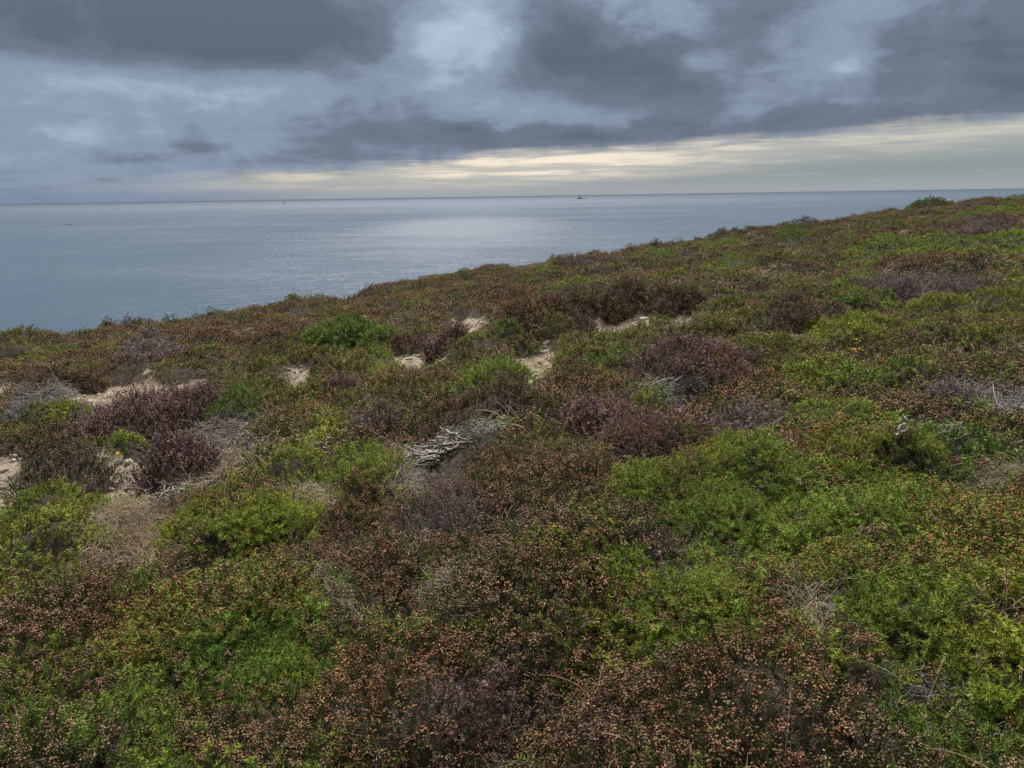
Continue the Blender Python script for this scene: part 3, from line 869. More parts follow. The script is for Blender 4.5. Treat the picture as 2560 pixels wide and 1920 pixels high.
def shoot(kind, lod, rng, flower=1.0):
    bend = rng.normal(size=2) * 0.28
    out = []

    def ring(n, up):
        a = rng.uniform(0, 2 * math.pi, n)
        return unit(np.stack([np.cos(a), np.sin(a), np.full(n, up) + rng.normal(size=n) * 0.25], 1))

    def stem(L, w, c=C_STEM):
        tip = along(1, np.array([1.0]), L, bend)
        d = unit(tip)
        out.append(blades(np.zeros((1, 3)), d, [L], [w], cvar(c, 1, rng), cvar(c, 1, rng), rng))

    if kind in ('gorse', 'pod'):
        L = rng.uniform(0.060, 0.112) if lod == 0 else rng.uniform(0.055, 0.10)
        N, bl, bw = [(60, .0165, .0033), (26, .020, .0048), (10, .048, .014)][lod]
        t = rng.uniform(0.12, 1.0, N) ** 0.75
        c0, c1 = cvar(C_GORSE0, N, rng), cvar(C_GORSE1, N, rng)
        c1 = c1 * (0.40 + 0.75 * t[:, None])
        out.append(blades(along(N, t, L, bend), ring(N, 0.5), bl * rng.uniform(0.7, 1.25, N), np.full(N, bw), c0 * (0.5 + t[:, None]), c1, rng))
        stem(L, 0.004 if lod == 0 else 0.008, (0.06, 0.075, 0.025))
        if kind == 'pod':
            n, pl, pw = [(7, .014, .0085), (5, .021, .014), (4, .04, .03)][lod]
            p = along(n, rng.uniform(0.75, 1.05, n), L, bend) + rng.normal(size=(n, 3)) * 0.005 * (lod + 1)
            out.append(bells(p, ring(n, 0.8), pl * rng.uniform(.8, 1.2, n), np.full(n, pw), cvar(C_POD, n, rng), cvar(C_POD_T, n, rng), rng))
    elif kind == 'heather':
        L = rng.uniform(0.065, 0.145)
        N, bl, bw = [(34, .0095, .0026), (11, .018, .0060), (7, .045, .013)][lod]
        t = rng.uniform(0.1, 0.92, N)
        out.append(blades(along(N, t, L, bend), ring(N, 1.2), bl * rng.uniform(.7, 1.3, N), np.full(N, bw), cvar(C_LEAF0, N, rng), cvar(C_LEAF1, N, rng), rng))
        stem(L, 0.003 if lod == 0 else 0.007)
        n, pl, pw = [(int(rng.integers(9, 18)) if rng.uniform() < flower else 0, .0098, .0062), (8 if rng.uniform() < flower else 0, .0135, .0088), (4, .028, .017)][lod]
        p = along(n, rng.uniform(0.80, 1.08, n), L, bend) + rng.normal(size=(n, 3)) * np.array([.0055, .0055, .006]) * (1, 1.7, 4.5)[lod] * rng.uniform(0.6, 1.3)
        if n:
            out.append(bells(p, ring(n, -0.75), pl * rng.uniform(.8, 1.25, n), np.full(n, pw), cvar(C_BELL, n, rng), cvar(C_BELL_T, n, rng), rng))
    elif kind == 'ling':
        L = rng.uniform(0.10, 0.17)
        N, bl, bw = [(34, .0085, .0042), (13, .017, .0085), (6, .05, .019)][lod]
        t = rng.uniform(0.40, 1.05, N)
        out.append(blades(along(N, t, L, bend), ring(N, 0.5), bl * rng.uniform(.7, 1.3, N), np.full(N, bw), cvar(C_LING, N, rng), cvar(C_LING_T, N, rng), rng))
        n = [12, 5, 2][lod]
        t = rng.uniform(0.05, 0.5, n)
        out.append(blades(along(n, t, L, bend), ring(n, 1.0), np.full(n, bl), np.full(n, bw), cvar(C_STEM, n, rng), cvar(C_LEAF0, n, rng), rng))
        stem(L, 0.003 if lod == 0 else 0.007)
    elif kind == 'twig':
        for _ in range([4, 3, 2][lod]):
            a = rng.uniform(0, 6.28); L = rng.uniform(0.06, 0.15) * (1, 1.3, 2.0)[lod]
            k = 5
            d0 = np.array([math.cos(a), math.sin(a), rng.uniform(0.05, 0.9)])
            p = np.cumsum(np.concatenate([np.zeros((1, 3)), unit(d0 + rng.normal(size=(k, 3)) * 0.45) * L / k]), 0)
            out.append(tube(p, (.0016, .0032, .008)[lod], (.0007, .0016, .004)[lod], C_WOOD, rng))
    elif kind == 'grass':
        for _ in range([3, 3, 3][lod]):
            a = rng.uniform(0, 6.28); L = rng.uniform(0.09, 0.24) * (1, 1.1, 1.5)[lod]
            k = 6
            curl = rng.uniform(0.5, 2.6); t = np.linspace(0, 1, k)
            th = rng.uniform(0.7, 1.4) - curl * t
            st = np.stack([np.cos(a + t * rng.normal() * 0.8) * np.cos(th), np.sin(a + t * rng.normal() * 0.8) * np.cos(th), np.sin(th)], 1) * L / k
            p = np.concatenate([np.zeros((1, 3)), np.cumsum(st, 0)]) + np.array([*rng.normal(size=2) * 0.012, 0])
            p[:, 2] = np.maximum(p[:, 2], -0.01)
            out.append(tube(p, (.0017, .0028, .007)[lod], (.0008, .0012, .004)[lod], C_STRAW, rng))
    return cat(out)


def rot_frames(n, spin):
    """matrices whose z axis is n and that are spun round it"""
    up = np.where(np.abs(n[:, 2:3]) > 0.9, np.array([[1.0, 0, 0]]), np.array([[0, 0, 1.0]]))
    x = unit(np.cross(up, n)); y = np.cross(n, x)
    c, s = np.cos(spin)[:, None], np.sin(spin)[:, None]
    return np.stack([x * c + y * s, -x * s + y * c, n], -1)


def assemble(protos, pick, pos, nrm, spin, scale, tint):
    """join many transformed shoots into one triangle soup"""
    R = rot_frames(nrm, spin)
    parts = []
    for k in range(len(protos)):
        m = np.nonzero(pick == k)[0]
        if len(m) == 0:
            continue
        v, f, c = protos[k]
        VV = np.einsum('nij,vj->nvi', R[m], v) * scale[m][:, None, None] + pos[m][:, None, :]
        CC = c[None] * tint[m][:, None, :]
        FF = f[None] + (np.arange(len(m)) * len(v))[:, None, None]
        parts.append((VV.reshape(-1, 3), FF.reshape(-1, 3), CC.reshape(-1, 3)))
    return cat(parts)


PR = np.random.default_rng(21)
SHOOTS = {(k, l): [shoot(k, l, PR, 1.0 if q < 6 else 0.0) for q in range(9)] for k in ('gorse', 'pod', 'heather', 'ling', 'twig', 'grass') for l in (0, 1, 2)}


def tuft(kind, lod, rng):
    N, R = [(9, .055), (9, .10), (11, .21)][lod]
    a = rng.uniform(0, 6.28, N); r = np.sqrt(rng.uniform(0, 1, N)) * R
    pos = np.stack([np.cos(a) * r, np.sin(a) * r, -0.25 * r * (r / R) + rng.normal(size=N) * 0.010], 1)
    lean = np.stack([np.cos(a) * r / R * 0.45, np.sin(a) * r / R * 0.45, np.ones(N)], 1) + rng.normal(size=(N, 3)) * 0.16
    # in some tufts most shoots bear heads, in others few do
    bloom = rng.choice([0.15, 0.45, 0.7, 0.9])
    pick = np.where(rng.uniform(0, 1, N) < bloom, rng.integers(0, 6, N), rng.integers(6, 9, N))
    tone = rng.normal(1, 0.20, (N, 1)).clip(0.55, 1.5) * rng.normal(1, 0.07, (N, 3))
    return assemble(SHOOTS[(kind, lod)], pick, pos, unit(lean), rng.uniform(0, 6.28, N), rng.uniform(0.75, 1.22, N), tone)


# ------------------------------------------------------------------ kinds of cover: what grows there, in what tint
# kind: [(plant, share, tint)]
MIX = {
    'G': [('heather', .18, (1, 1, 1)), ('gorse', .68, (1.05, 1, .9)), ('pod', .14, (.95, .95, .9))],
    'Y': [('gorse', .84, (1.25, 1.08, .9)), ('heather', .07, (1, 1, 1)), ('grass', .05, (1, 1, 1)), ('pod', .04, (1, 1, 1))],
    'D': [('gorse', .78, (.62, .70, .62)), ('heather', .22, (.8, .8, .8))],
    'O': [('gorse', .48, (.95, .80, .8)), ('heather', .42, (.95, .95, .8)), ('grass', .10, (.8, .8, .8))],
    'H': [('heather', .66, (1, 1, 1)), ('gorse', .19, (.9, .82, .85)), ('grass', .08, (.75, .7, .68)), ('twig', .03, (.7, .7, .7)), ('ling', .04, (.9, .9, .9))],
    'N': [('heather', .49, (.98, .98, .95)), ('gorse', .43, (.92, .94, .9)), ('pod', .05, (1, 1, 1)), ('grass', .03, (1, 1, 1))],
    'J': [('heather', .90, (1.04, 1.0, .95)), ('gorse', .07, (.7, .8, .8)), ('grass', .03, (1, .9, .8))],
    'B': [('heather', .95, (.72, .66, .68)), ('gorse', .05, (.6, .6, .6))],
    'R': [('heather', .84, (1.06, .95, .88)), ('gorse', .09, (.85, .82, .8)), ('grass', .04, (.9, .8, .7)), ('ling', .03, (.9, .9, .9))],
    'K': [('heather', .86, (1.02, .98, 1.04)), ('gorse', .08, (.8, .85, .8)), ('grass', .06, (.9, .85, .85))],
    'P': [('ling', .60, (.9, .86, .86)), ('heather', .36, (.85, .76, .8)), ('gorse', .04, (.8, .8, .8))],
    'Q': [('ling', .45, (1.05, 1.15, 1.1)), ('twig', .45, (.85, .8, .82)), ('heather', .10, (.8, .8, .8))],
    'T': [('twig', .72, (1.05, 1.05, 1.08)), ('grass', .18, (.9, .95, 1.05)), ('ling', .10, (.8, .9, .9))],
    'S': [('grass', .62, (1, 1, 1)), ('twig', .26, (.95, .9, .85)), ('heather', .06, (.9, .9, .9)), ('gorse', .06, (1, .9, .9))],
    'M': [('pod', .62, (1, 1, 1)), ('heather', .20, (1.1, 1, .85)), ('gorse', .18, (1, 1, 1))],
}
PLANTS = ['gorse', 'pod', 'heather', 'ling', 'twig', 'grass']

MIX.update({
    'E': [('gorse', .45, (.62, .82, .66)), ('gorse', .45, (.84, .95, .70)), ('heather', .05, (.8, .8, .8)), ('twig', .05, (.8, .8, .7))],
    'U': [('heather', .55, (.55, .7, .6)), ('ling', .35, (.55, .62, .5)), ('twig', .10, (.6, .6, .55))],
    'V': [('ling', .72, (.75, .70, .75)), ('heather', .28, (.68, .6, .66))],
    'W': [('heather', .45, (.8, .75, .9)), ('gorse', .55, (.8, .85, .85))],
    'Z': [('ling', .5, (1, .95, 1)), ('heather', .5, (1.15, .95, .8))],
})


def lod_of(d):
    return 0 if d < 4.6 else (1 if d < 12.5 else 2)


def dome_r(th, rng_par):
    """uneven outline of a bush in plan"""
    k = 1.0
    for (n, a, p) in rng_par:
        k = k + a * np.sin(n * th + p)
    return k


def surf_bush(kind, u, v, par):
    """height over the ground of a bush at its local plan coordinates u, v in -1..1"""
    th = np.arctan2(v, u)
    r = np.sqrt(u * u + v * v) / dome_r(th, par)
    prof = np.clip(1 - r ** 2.3, 0, 1) ** 0.75 if kind in 'GYM' else np.clip(1 - r ** 2.6, 0, 1) ** 0.60
    return prof, r


def build_bush(i):
    spec = BUSHES[i]
    kind, name, category, label = spec[4], spec[6], spec[7], spec[8]
    flowers = spec[9] if len(spec) > 9 else []
    cx, cy, ang, rx, ry, h, dist = BUSH_SPEC[i]
    rng = np.random.default_rng(100 + i)
    par = [(2, .07, rng.uniform(0, 6.28)), (3, .08, rng.uniform(0, 6.28)), (5, .06, rng.uniform(0, 6.28)), (9, .03, rng.uniform(0, 6.28))]
    gz0 = float(ground_z(np.array([cx]), np.array([cy]))[0])
    root = bpy.data.objects.new(name, None)
    root.empty_display_size = 0.1
    root.location = (cx, cy, gz0)
    COL.objects.link(root)
    tag(root, label, category, 'bushes of the cliff top heath')
    ca, sa_ = math.cos(ang), math.sin(ang)

    def to_world(u, v):
        return cx + (u * rx) * ca + (v * ry) * sa_, cy - (u * rx) * sa_ + (v * ry) * ca

    def height(u, v):
        prof, r = surf_bush(kind, u, v, par)
        wx_, wy_ = to_world(u, v)
        lump = 0.55 + 0.85 * fbm(wx_ * 4.2 / max(rx, .3) * .5 + i, wy_ * 4.2 / max(rx, .3) * .5, 200 + i, 3)
        return prof * h * lump

    def gz(x, y):
        return ground_z(x, y)

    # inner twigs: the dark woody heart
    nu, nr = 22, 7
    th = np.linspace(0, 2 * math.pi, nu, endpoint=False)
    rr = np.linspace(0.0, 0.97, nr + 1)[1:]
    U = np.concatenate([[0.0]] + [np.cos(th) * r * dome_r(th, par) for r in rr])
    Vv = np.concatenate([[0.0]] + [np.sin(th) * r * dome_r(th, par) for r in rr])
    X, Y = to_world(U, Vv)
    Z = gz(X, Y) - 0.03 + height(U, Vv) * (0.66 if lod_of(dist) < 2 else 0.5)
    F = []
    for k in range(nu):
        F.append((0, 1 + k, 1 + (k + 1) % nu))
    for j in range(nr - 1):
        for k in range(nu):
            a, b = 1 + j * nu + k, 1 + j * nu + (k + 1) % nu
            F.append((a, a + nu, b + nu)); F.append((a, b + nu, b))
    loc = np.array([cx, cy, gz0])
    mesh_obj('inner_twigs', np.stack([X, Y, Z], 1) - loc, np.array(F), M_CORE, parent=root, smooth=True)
    # shoots over the surface
    lod = lod_of(dist)
    dens = [2300, 1050, 260][lod]
    if dist > 20:
        dens = 300
    area = math.pi * rx * ry * (1 + 0.9 * h / min(rx, ry))
    N = int(np.clip(area * dens, 160, 2600))
    r = rng.uniform(0, 1, N) ** 0.42
    t = rng.uniform(0, 2 * math.pi, N)
    u, v = np.cos(t) * r * dome_r(t, par), np.sin(t) * r * dome_r(t, par)
    e = 0.04
    hz = height(u, v)
    gu, gv = (height(u + e, v) - height(u - e, v)) / (2 * e * rx), (height(u, v + e) - height(u, v - e)) / (2 * e * ry)
    gu, gv = np.clip(gu, -2.2, 2.2), np.clip(gv, -2.2, 2.2)
    nl = unit(np.stack([-(gu * ca + gv * sa_), -(-gu * sa_ + gv * ca), np.ones(N)], 1))
    x, y = to_world(u, v)
    sink = rng.uniform(0.55, 1.0, N)
    z = gz(x, y) + hz * sink - 0.02
    upw = 0.9 if kind in 'PVZUQ' else 0.45
    nrm = unit(nl + np.array([0.05, -0.02, upw]) + rng.normal(size=(N, 3)) * 0.22)
    mix = MIX[kind]
    sh = np.array([m[1] for m in mix]); sh = sh / sh.sum()
    # species clump together
    q = np.clip(0.55 * rng.uniform(0, 1, N) + 0.45 * ((fbm(x * 5 / max(rx, .4), y * 5 / max(rx, .4), 300 + i, 2) - 0.25) * 2.0), 0, 0.9999)
    pick = np.searchsorted(np.cumsum(sh), q).clip(0, len(mix) - 1)
    size = np.clip(h / 0.22, 0.8, 1.35) if lod < 2 else np.clip(h / 0.5, 0.62, 0.95)
    by_part = {}
    for k, (pl, s_, tint) in enumerate(mix):
        m = np.nonzero(pick == k)[0]
        if len(m) == 0:
            continue
        n = len(m)
        drift = (0.88 + 0.34 * fbm(x[m] * 3, y[m] * 3, 410 + i, 2))[:, None]
        tn = np.array(tint)[None] * drift * rng.normal(1, 0.12, (n, 1)).clip(0.6, 1.5) * rng.normal(1, 0.05, (n, 3))
        geo = assemble(SHOOTS[(pl, lod)], rng.integers(0, 9, n), np.stack([x[m], y[m], z[m]], 1) - loc, nrm[m], rng.uniform(0, 6.28, n), size * rng.uniform(0.65, 1.25, n) * np.where(rng.uniform(0, 1, n) < 0.08, 1.45, 1.0), tn)
        by_part.setdefault({'gorse': 'green_shoots', 'pod': 'podded_shoots', 'heather': 'heather_sprigs', 'ling': 'ling_spikes', 'twig': 'dead_twigs', 'grass': 'dry_grass'}[pl], []).append(geo)
    for pn, gs in by_part.items():
        V, F, C = cat(gs)
        o = mesh_obj(pn, V, F, M_PLANT, C, parent=root)
        o['kind'] = 'stuff'
    for (fx, fy) in flowers:
        hx = hit(fx, fy, 0.10 + 0.5 * h)
        p = np.array([[hx[0], hx[1], float(ground_z(np.array([hx[0]]), np.array([hx[1]]))[0]) + 0.09 + h * 0.6]]) - loc
        # sit on the bush surface
        du, dv = hx[0] - cx, hx[1] - cy
        lu, lv = (du * ca - dv * sa_) / rx, (du * sa_ + dv * ca) / ry
        p[0, 2] = float(ground_z(np.array([hx[0]]), np.array([hx[1]]))[0]) + float(height(np.array([lu]), np.array([lv]))[0]) + 0.075 * size - gz0
        n = 7
        a = rng.uniform(0, 6.28, n)
        dirs = unit(np.stack([np.cos(a), np.sin(a), rng.uniform(0.2, 1.2, n)], 1))
        yel = cvar((0.75, 0.52, 0.02), n, rng, 0.05, 0.1)
        V, F, C = bells(np.repeat(p, n, 0), dirs, np.full(n, .030), np.full(n, .017), yel, yel, rng)
        mesh_obj('yellow_flower', V, F, M_PLANT, C, parent=root)
    return root


for i in range(len(BUSHES)):
    build_bush(i)

# ------------------------------------------------------------------ the carpet of heath between the bushes
def cover_at(x0, y0, rng):
    """kind letter for each point: most points follow the plant cushion they stand in"""
    n = len(x0)
    wx_, wy_ = x0 + (fbm(x0 * 2.4, y0 * 2.4, 91, 2) - .5) * .35, y0 + (fbm(x0 * 2.4 + 9, y0 * 2.4, 92, 2) - .5) * .35
    cxx, cyy, cd, cr = cells(wx_, wy_)
    own = rng.uniform(0, 1, n) < 0.72
    kw = np.where(own, 0.7, 0.0)
    x, y = x0 * (1 - kw) + cxx * kw, y0 * (1 - kw) + cyy * kw
    r = np.hypot(x0, y0)
    base = fbm(x * 0.55, y * 0.55, 600, 3)
    # each cushion of the open heath has its own kind
    q = (cr * 0.75 + (base - 0.3) * 0.62).clip(0, 0.999)
    q = np.where(own, q, rng.uniform(0, 1, n))
    order = ['P', 'B', 'H', 'R', 'H', 'N', 'H', 'O', 'G', 'Y']
    share = np.cumsum([.05, .13, .18, .15, .10, .08, .08, .12, .08, .03])
    kinds = np.array(order)[np.searchsorted(share, q).clip(0, 9)]
    qn = (cr * 7.31) % 1.0
    for P in BW:
        m = (patch_dist(P, x, y) + (base - 0.5) * 1.5 < 1.0) & (qn < 0.75)
        kinds[m] = P[5]
    wob = (fbm(x0 * 2.6, y0 * 2.6, 700, 3) - 0.5) * 0.9
    best = np.zeros(n)
    for k, P in enumerate(PW):
        R = max(P[3], P[4]) * 1.9 + 0.3
        bb = np.nonzero((np.abs(x - P[0]) < R) & (np.abs(y - P[1]) < R))[0]
        if len(bb) == 0:
            continue
        if P[5] in 'X0':
            s = 1.12 - patch_dist(P, x0[bb], y0[bb]) + (fbm(x0[bb] * 2.6, y0[bb] * 2.6, 77, 3) - 0.5) * 0.75 + 0.45
            m = (s > 0.35) & (s > best[bb])
        else:
            s = 1.05 - patch_dist(P, x[bb], y[bb]) + wob[bb] * 0.6 + (fbm(x0[bb] * 4.0 + 3 * k, y0[bb] * 4.0, 760, 2) - 0.5) * 0.4
            if P[5] in 'STQ':
                s = s + 0.22
            m = s > np.maximum(best[bb], 0.0)
        kinds[bb[m]] = P[5]
        best[bb[m]] = s[m]
    return kinds


def scatter(r0, r1, step, lod, rng, az_lim=58):
    xs = np.arange(-r1, r1, step); ys = np.arange(-1.5, r1, step)
    X, Y = np.meshgrid(xs, ys)
    X = X.ravel() + rng.uniform(-.5, .5, X.size) * step; Y = Y.ravel() + rng.uniform(-.5, .5, Y.size) * step
    R = np.hypot(X, Y) * (1 + (fbm(X * .7, Y * .7, 900, 2) - .5) * 0.25)
    A = np.degrees(np.arctan2(X, Y))
    lim = np.where(R < 4, az_lim + 30, np.where(R < 13, az_lim, 50))
    yb = np.interp(X, _bx, _by)
    m = (R >= r0) & (R < r1) & (np.abs(A) < lim) & (Y < yb + 2.2)
    return X[m], Y[m]


PTS = {p: [] for p in PLANTS}
rng = np.random.default_rng(55)
for (r0, r1, step, lod, hscale) in ((0.45, 5.2, 0.047, 0, 0.98), (5.2, 13.0, 0.084, 1, 1.05), (13.0, 60.0, 0.150, 2, 0.78)):
    x, y = scatter(r0, r1, step, lod, rng)
    kinds = cover_at(x, y, rng)
    dry = (kinds == 'X') & (rng.uniform(0, 1, len(x)) < 0.10)
    kinds[dry] = 'S'
    keep = (kinds != 'X') & (kinds != '0')
    # nothing of the carpet inside a bush
    for S in BUSH_SPEC:
        d = patch_dist((S[0], S[1], S[2], S[3], S[4]), x, y)
        keep &= d > 0.90
    thin = fbm(x * 1.7, y * 1.7, 820, 3)
    keep &= (rng.uniform(0, 1, len(x)) < np.where(thin < 0.38, 0.70, 0.97))
    x, y, kinds = x[keep], y[keep], kinds[keep]
    e = 0.06
    z = ground_z(x, y)
    gxn = (ground_z(x + e, y) - ground_z(x - e, y)) / (2 * e)
    gyn = (ground_z(x, y + e) - ground_z(x, y - e)) / (2 * e)
    nrm = unit(np.stack([-gxn * .8, -gyn * .8, np.ones(len(x))], 1) + rng.normal(size=(len(x), 3)) * 0.13 + np.array([0.06, -0.03, 0]))
    hum = fbm(x * 2.2, y * 2.2, 840, 3)
    for kd in np.unique(kinds):
        mk = np.nonzero(kinds == kd)[0]
        mix = MIX[kd]
        sh = np.array([m[1] for m in mix]); sh = sh / sh.sum()
        q = np.clip(0.5 * rng.uniform(0, 1, len(mk)) + 0.5 * ((fbm(x[mk] * 4.5, y[mk] * 4.5, 860, 2) - 0.22) * 1.8), 0, 0.9999)
        # shuffle which end of the noise is which plant, kind by kind
        pick = np.searchsorted(np.cumsum(sh), q).clip(0, len(mix) - 1)
        for k, (pl, s_, tint) in enumerate(mix):
            m = mk[pick == k]
            if len(m) == 0:
                continue
            nn = len(m)
            drift = (0.80 + 0.40 * fbm(x[m] * 1.3, y[m] * 1.3, 880, 3))[:, None]
            hue = (fbm(x[m] * 0.9 + 7, y[m] * 0.9, 890, 2) - 0.5)[:, None] * np.array([[0.22, 0.0, -0.22]])
            tn = np.array(tint)[None] * drift * (1 + hue) * rng.normal(1, 0.13, (nn, 1)).clip(0.6, 1.5) * rng.normal(1, 0.05, (nn, 3))
            sc = (0.80 + 0.55 * hum[m]) * rng.uniform(0.85, 1.2, nn) * hscale
            if kd == 'S':
                sc = sc * 0.72
            PTS[pl].append((np.stack([x[m], y[m], z[m] - 0.012], 1), nrm[m], sc, tn, np.full(nn, lod)))

LABELS = {
    'gorse': ('dwarf_gorse', 'low green dwarf gorse woven through the heath'),
    'pod': ('podded_gorse', 'green gorse shoots tipped with tan brown pods'),
    'heather': ('bell_heather', 'brown faded bell heather covering the slope'),
    'ling': ('ling_heather', 'purple brown ling spikes scattered through the heath'),
    'twig': ('dead_heather_twigs', 'grey dead twigs lying among the heather'),
    'grass': ('dry_grass', 'curled straw coloured dry grass among the heather'),
}


def gn_scatter(obj, protos_by_lod):
    ng = bpy.data.node_groups.new('scatter_' + obj.name, 'GeometryNodeTree')
    ng.interface.new_socket('Geometry', in_out='INPUT', socket_type='NodeSocketGeometry')
    ng.interface.new_socket('Geometry', in_out='OUTPUT', socket_type='NodeSocketGeometry')
    gi, go = ng.nodes.new('NodeGroupInput'), ng.nodes.new('NodeGroupOutput')
    L = ng.links

    def named(nm, typ):
        n = ng.nodes.new('GeometryNodeInputNamedAttribute')
        n.data_type = typ
        n.inputs['Name'].default_value = nm
        return n.outputs['Attribute']
    rot, scl, idx, lod = named('rot', 'FLOAT_VECTOR'), named('scl', 'FLOAT'), named('idx', 'INT'), named('lod', 'INT')
    join = ng.nodes.new('GeometryNodeJoinGeometry')
    for l, protos in protos_by_lod.items():
        jp = ng.nodes.new('GeometryNodeJoinGeometry')
        for p in protos:
            oi = ng.nodes.new('GeometryNodeObjectInfo')
            oi.inputs['Object'].default_value = p
            g2 = ng.nodes.new('GeometryNodeGeometryToInstance')
            L.new(oi.outputs['Geometry'], g2.inputs[0])
            L.new(g2.outputs[0], jp.inputs[0])
        cmp_ = ng.nodes.new('FunctionNodeCompare')
        cmp_.data_type = 'INT'; cmp_.operation = 'EQUAL'
        ints = [s for s in cmp_.inputs if s.type == 'INT']
        L.new(lod, ints[0]); ints[1].default_value = l
        iop = ng.nodes.new('GeometryNodeInstanceOnPoints')
        L.new(gi.outputs[0], iop.inputs['Points'])
        L.new(cmp_.outputs[0], iop.inputs['Selection'])
        L.new(jp.outputs[0], iop.inputs['Instance'])
        iop.inputs['Pick Instance'].default_value = True
        L.new(idx, iop.inputs['Instance Index'])
        L.new(rot, iop.inputs['Rotation'])
        L.new(scl, iop.inputs['Scale'])
        L.new(iop.outputs[0], join.inputs[0])
    L.new(join.outputs[0], go.inputs[0])
    md = obj.modifiers.new('scatter', 'NODES')
    md.node_group = ng


NVAR = 10
trng = np.random.default_rng(77)
n_inst = 0
for pl in PLANTS:
    if not PTS[pl]:
        continue
    P = np.concatenate([a[0] for a in PTS[pl]]); Nn = np.concatenate([a[1] for a in PTS[pl]])
    S = np.concatenate([a[2] for a in PTS[pl]]); T = np.concatenate([a[3] for a in PTS[pl]]); Ld = np.concatenate([a[4] for a in PTS[pl]])
    n = len(P); n_inst += n
    R = rot_frames(Nn, trng.uniform(0, 6.283, n))
    ey = np.arcsin(np.clip(-R[:, 2, 0], -1, 1))
    ex = np.arctan2(R[:, 2, 1], R[:, 2, 2]); ez = np.arctan2(R[:, 1, 0], R[:, 0, 0])
    nm, lab = LABELS[pl]
    me = bpy.data.meshes.new(nm)
    me.vertices.add(n); me.vertices.foreach_set('co', P.astype(np.float32).ravel())

    def put(name, typ, data, key='value'):
        a = me.attributes.new(name, typ, 'POINT')
        a.data.foreach_set(key, np.ascontiguousarray(data).ravel())
    put('rot', 'FLOAT_VECTOR', np.stack([ex, ey, ez], 1).astype(np.float32), 'vector')
    put('scl', 'FLOAT', S.astype(np.float32))
    put('idx', 'INT', trng.integers(0, NVAR, n).astype(np.int32))
    put('lod', 'INT', Ld.astype(np.int32))
    put('tint', 'FLOAT_COLOR', np.concatenate([T, np.ones((n, 1))], 1).astype(np.float32), 'color')
    o = bpy.data.objects.new(nm, me)
    COL.objects.link(o)
    protos = {}
    for l in range(3):
        protos[l] = []
        for k in range(NVAR):
            V, F, C = tuft(pl, l, trng)
            protos[l].append(mesh_obj('tuft_%s' % nm, V, F, M_CARPET, C, link=False))
    gn_scatter(o, protos)
    tag(o, lab, kind='stuff')
print('carpet instances', n_inst)

# ------------------------------------------------------------------ stones
def stone_mesh(seed, flat=0.6):
    rng = np.random.default_rng(seed)
    nu, nv = 12, 8
    V, F = [], []
    pl = unit(rng.normal(size=(9, 3)))
    off = rng.uniform(0.62, 0.98, 9)
    for j in range(nv + 1):
        ph = math.pi * j / nv
        for k in range(nu):
            th = 2 * math.pi * (k + 0.5 * (j % 2)) / nu
            d = np.array([math.sin(ph) * math.cos(th), math.sin(ph) * math.sin(th), math.cos(ph)])
            dots = pl @ d
            r = min(1.0, np.min(np.where(dots > 0.15, off / np.maximum(dots, 0.15), 9)))
            V.append(d * r * (1 + rng.normal() * 0.015))
    for j in range(nv):
        for k in range(nu):
            a, b = j * nu + k, j * nu + (k + 1) % nu
            F.append((a, a + nu, b + nu)); F.append((a, b + nu, b))
    return np.array(V) * np.array([1, 0.85, flat]), np.array(F)


# (px, py of its foot, width px, height px, brown?, label)
STONES = [
    (298, 1161, 20, 12, 0, 'pale flat stone, left one of two lying behind the bare path at lower left'),
    (323, 1160, 22, 14, 0, 'pale block of stone, right one of two behind the bare path at lower left'),
    (361, 1213, 25, 27, 0, 'upright pale pointed stone at the foot of the purple brown bent bush'),
    (409, 946, 15, 12, 1, 'small pointed stone on the path below the olive brown bush'),
    (359, 946, 22, 13, 1, 'dark rounded rock at the foot of the dark heather bank by the path'),
    (476, 940, 17, 9, 0, 'pale stone at the right end of the left sandy path'),
    (437, 944, 13, 7, 0, 'small pale stone between the pointed stone and the right end of the path'),
    (334, 955, 22, 8, 0, 'flat pale slab in the middle of the left sandy path'),
    (171, 985, 13, 10, 1, 'small brownish stone on the path beside the grey dead bush'),
    (13, 1182, 18, 12, 1, 'brown stone in the bare sand at the left picture edge'),
    (1302, 877, 36, 17, 0, 'largest pale stone at the left of the middle path'),
    (1368, 864, 24, 15, 0, 'pale stone at the upper right corner of the middle path'),
    (1363, 872, 16, 10, 1, 'small brown stone between the two pale ones on the right of the middle path'),
    (1361, 883, 26, 11, 0, 'long flat stone at the right rim of the middle path'),
    (1351, 910, 15, 9, 1, 'small brown stone halfway down the middle path'),
    (1276, 878, 22, 9, 0, 'low white stone left of the largest pale stone'),
    (1610, 803, 26, 14, 0, 'white rounded stone lying alone on the far path'),
    (1665, 808, 12, 8, 0, 'small pale stone on the far path right of the white stone'),
    (1170, 815, 18, 9, 1, 'brown flat stone in the upper left corner of the sandy path'),
    (1050, 893, 18, 8, 1, 'brown slab in the sand left of the purple round bush'),
    (1022, 898, 20, 6, 0, 'thin pale slab in the sand beside the brown slab'),
    (2374, 501, 20, 12, 1, 'grey boulder on the skyline behind the big dark bush'),
]
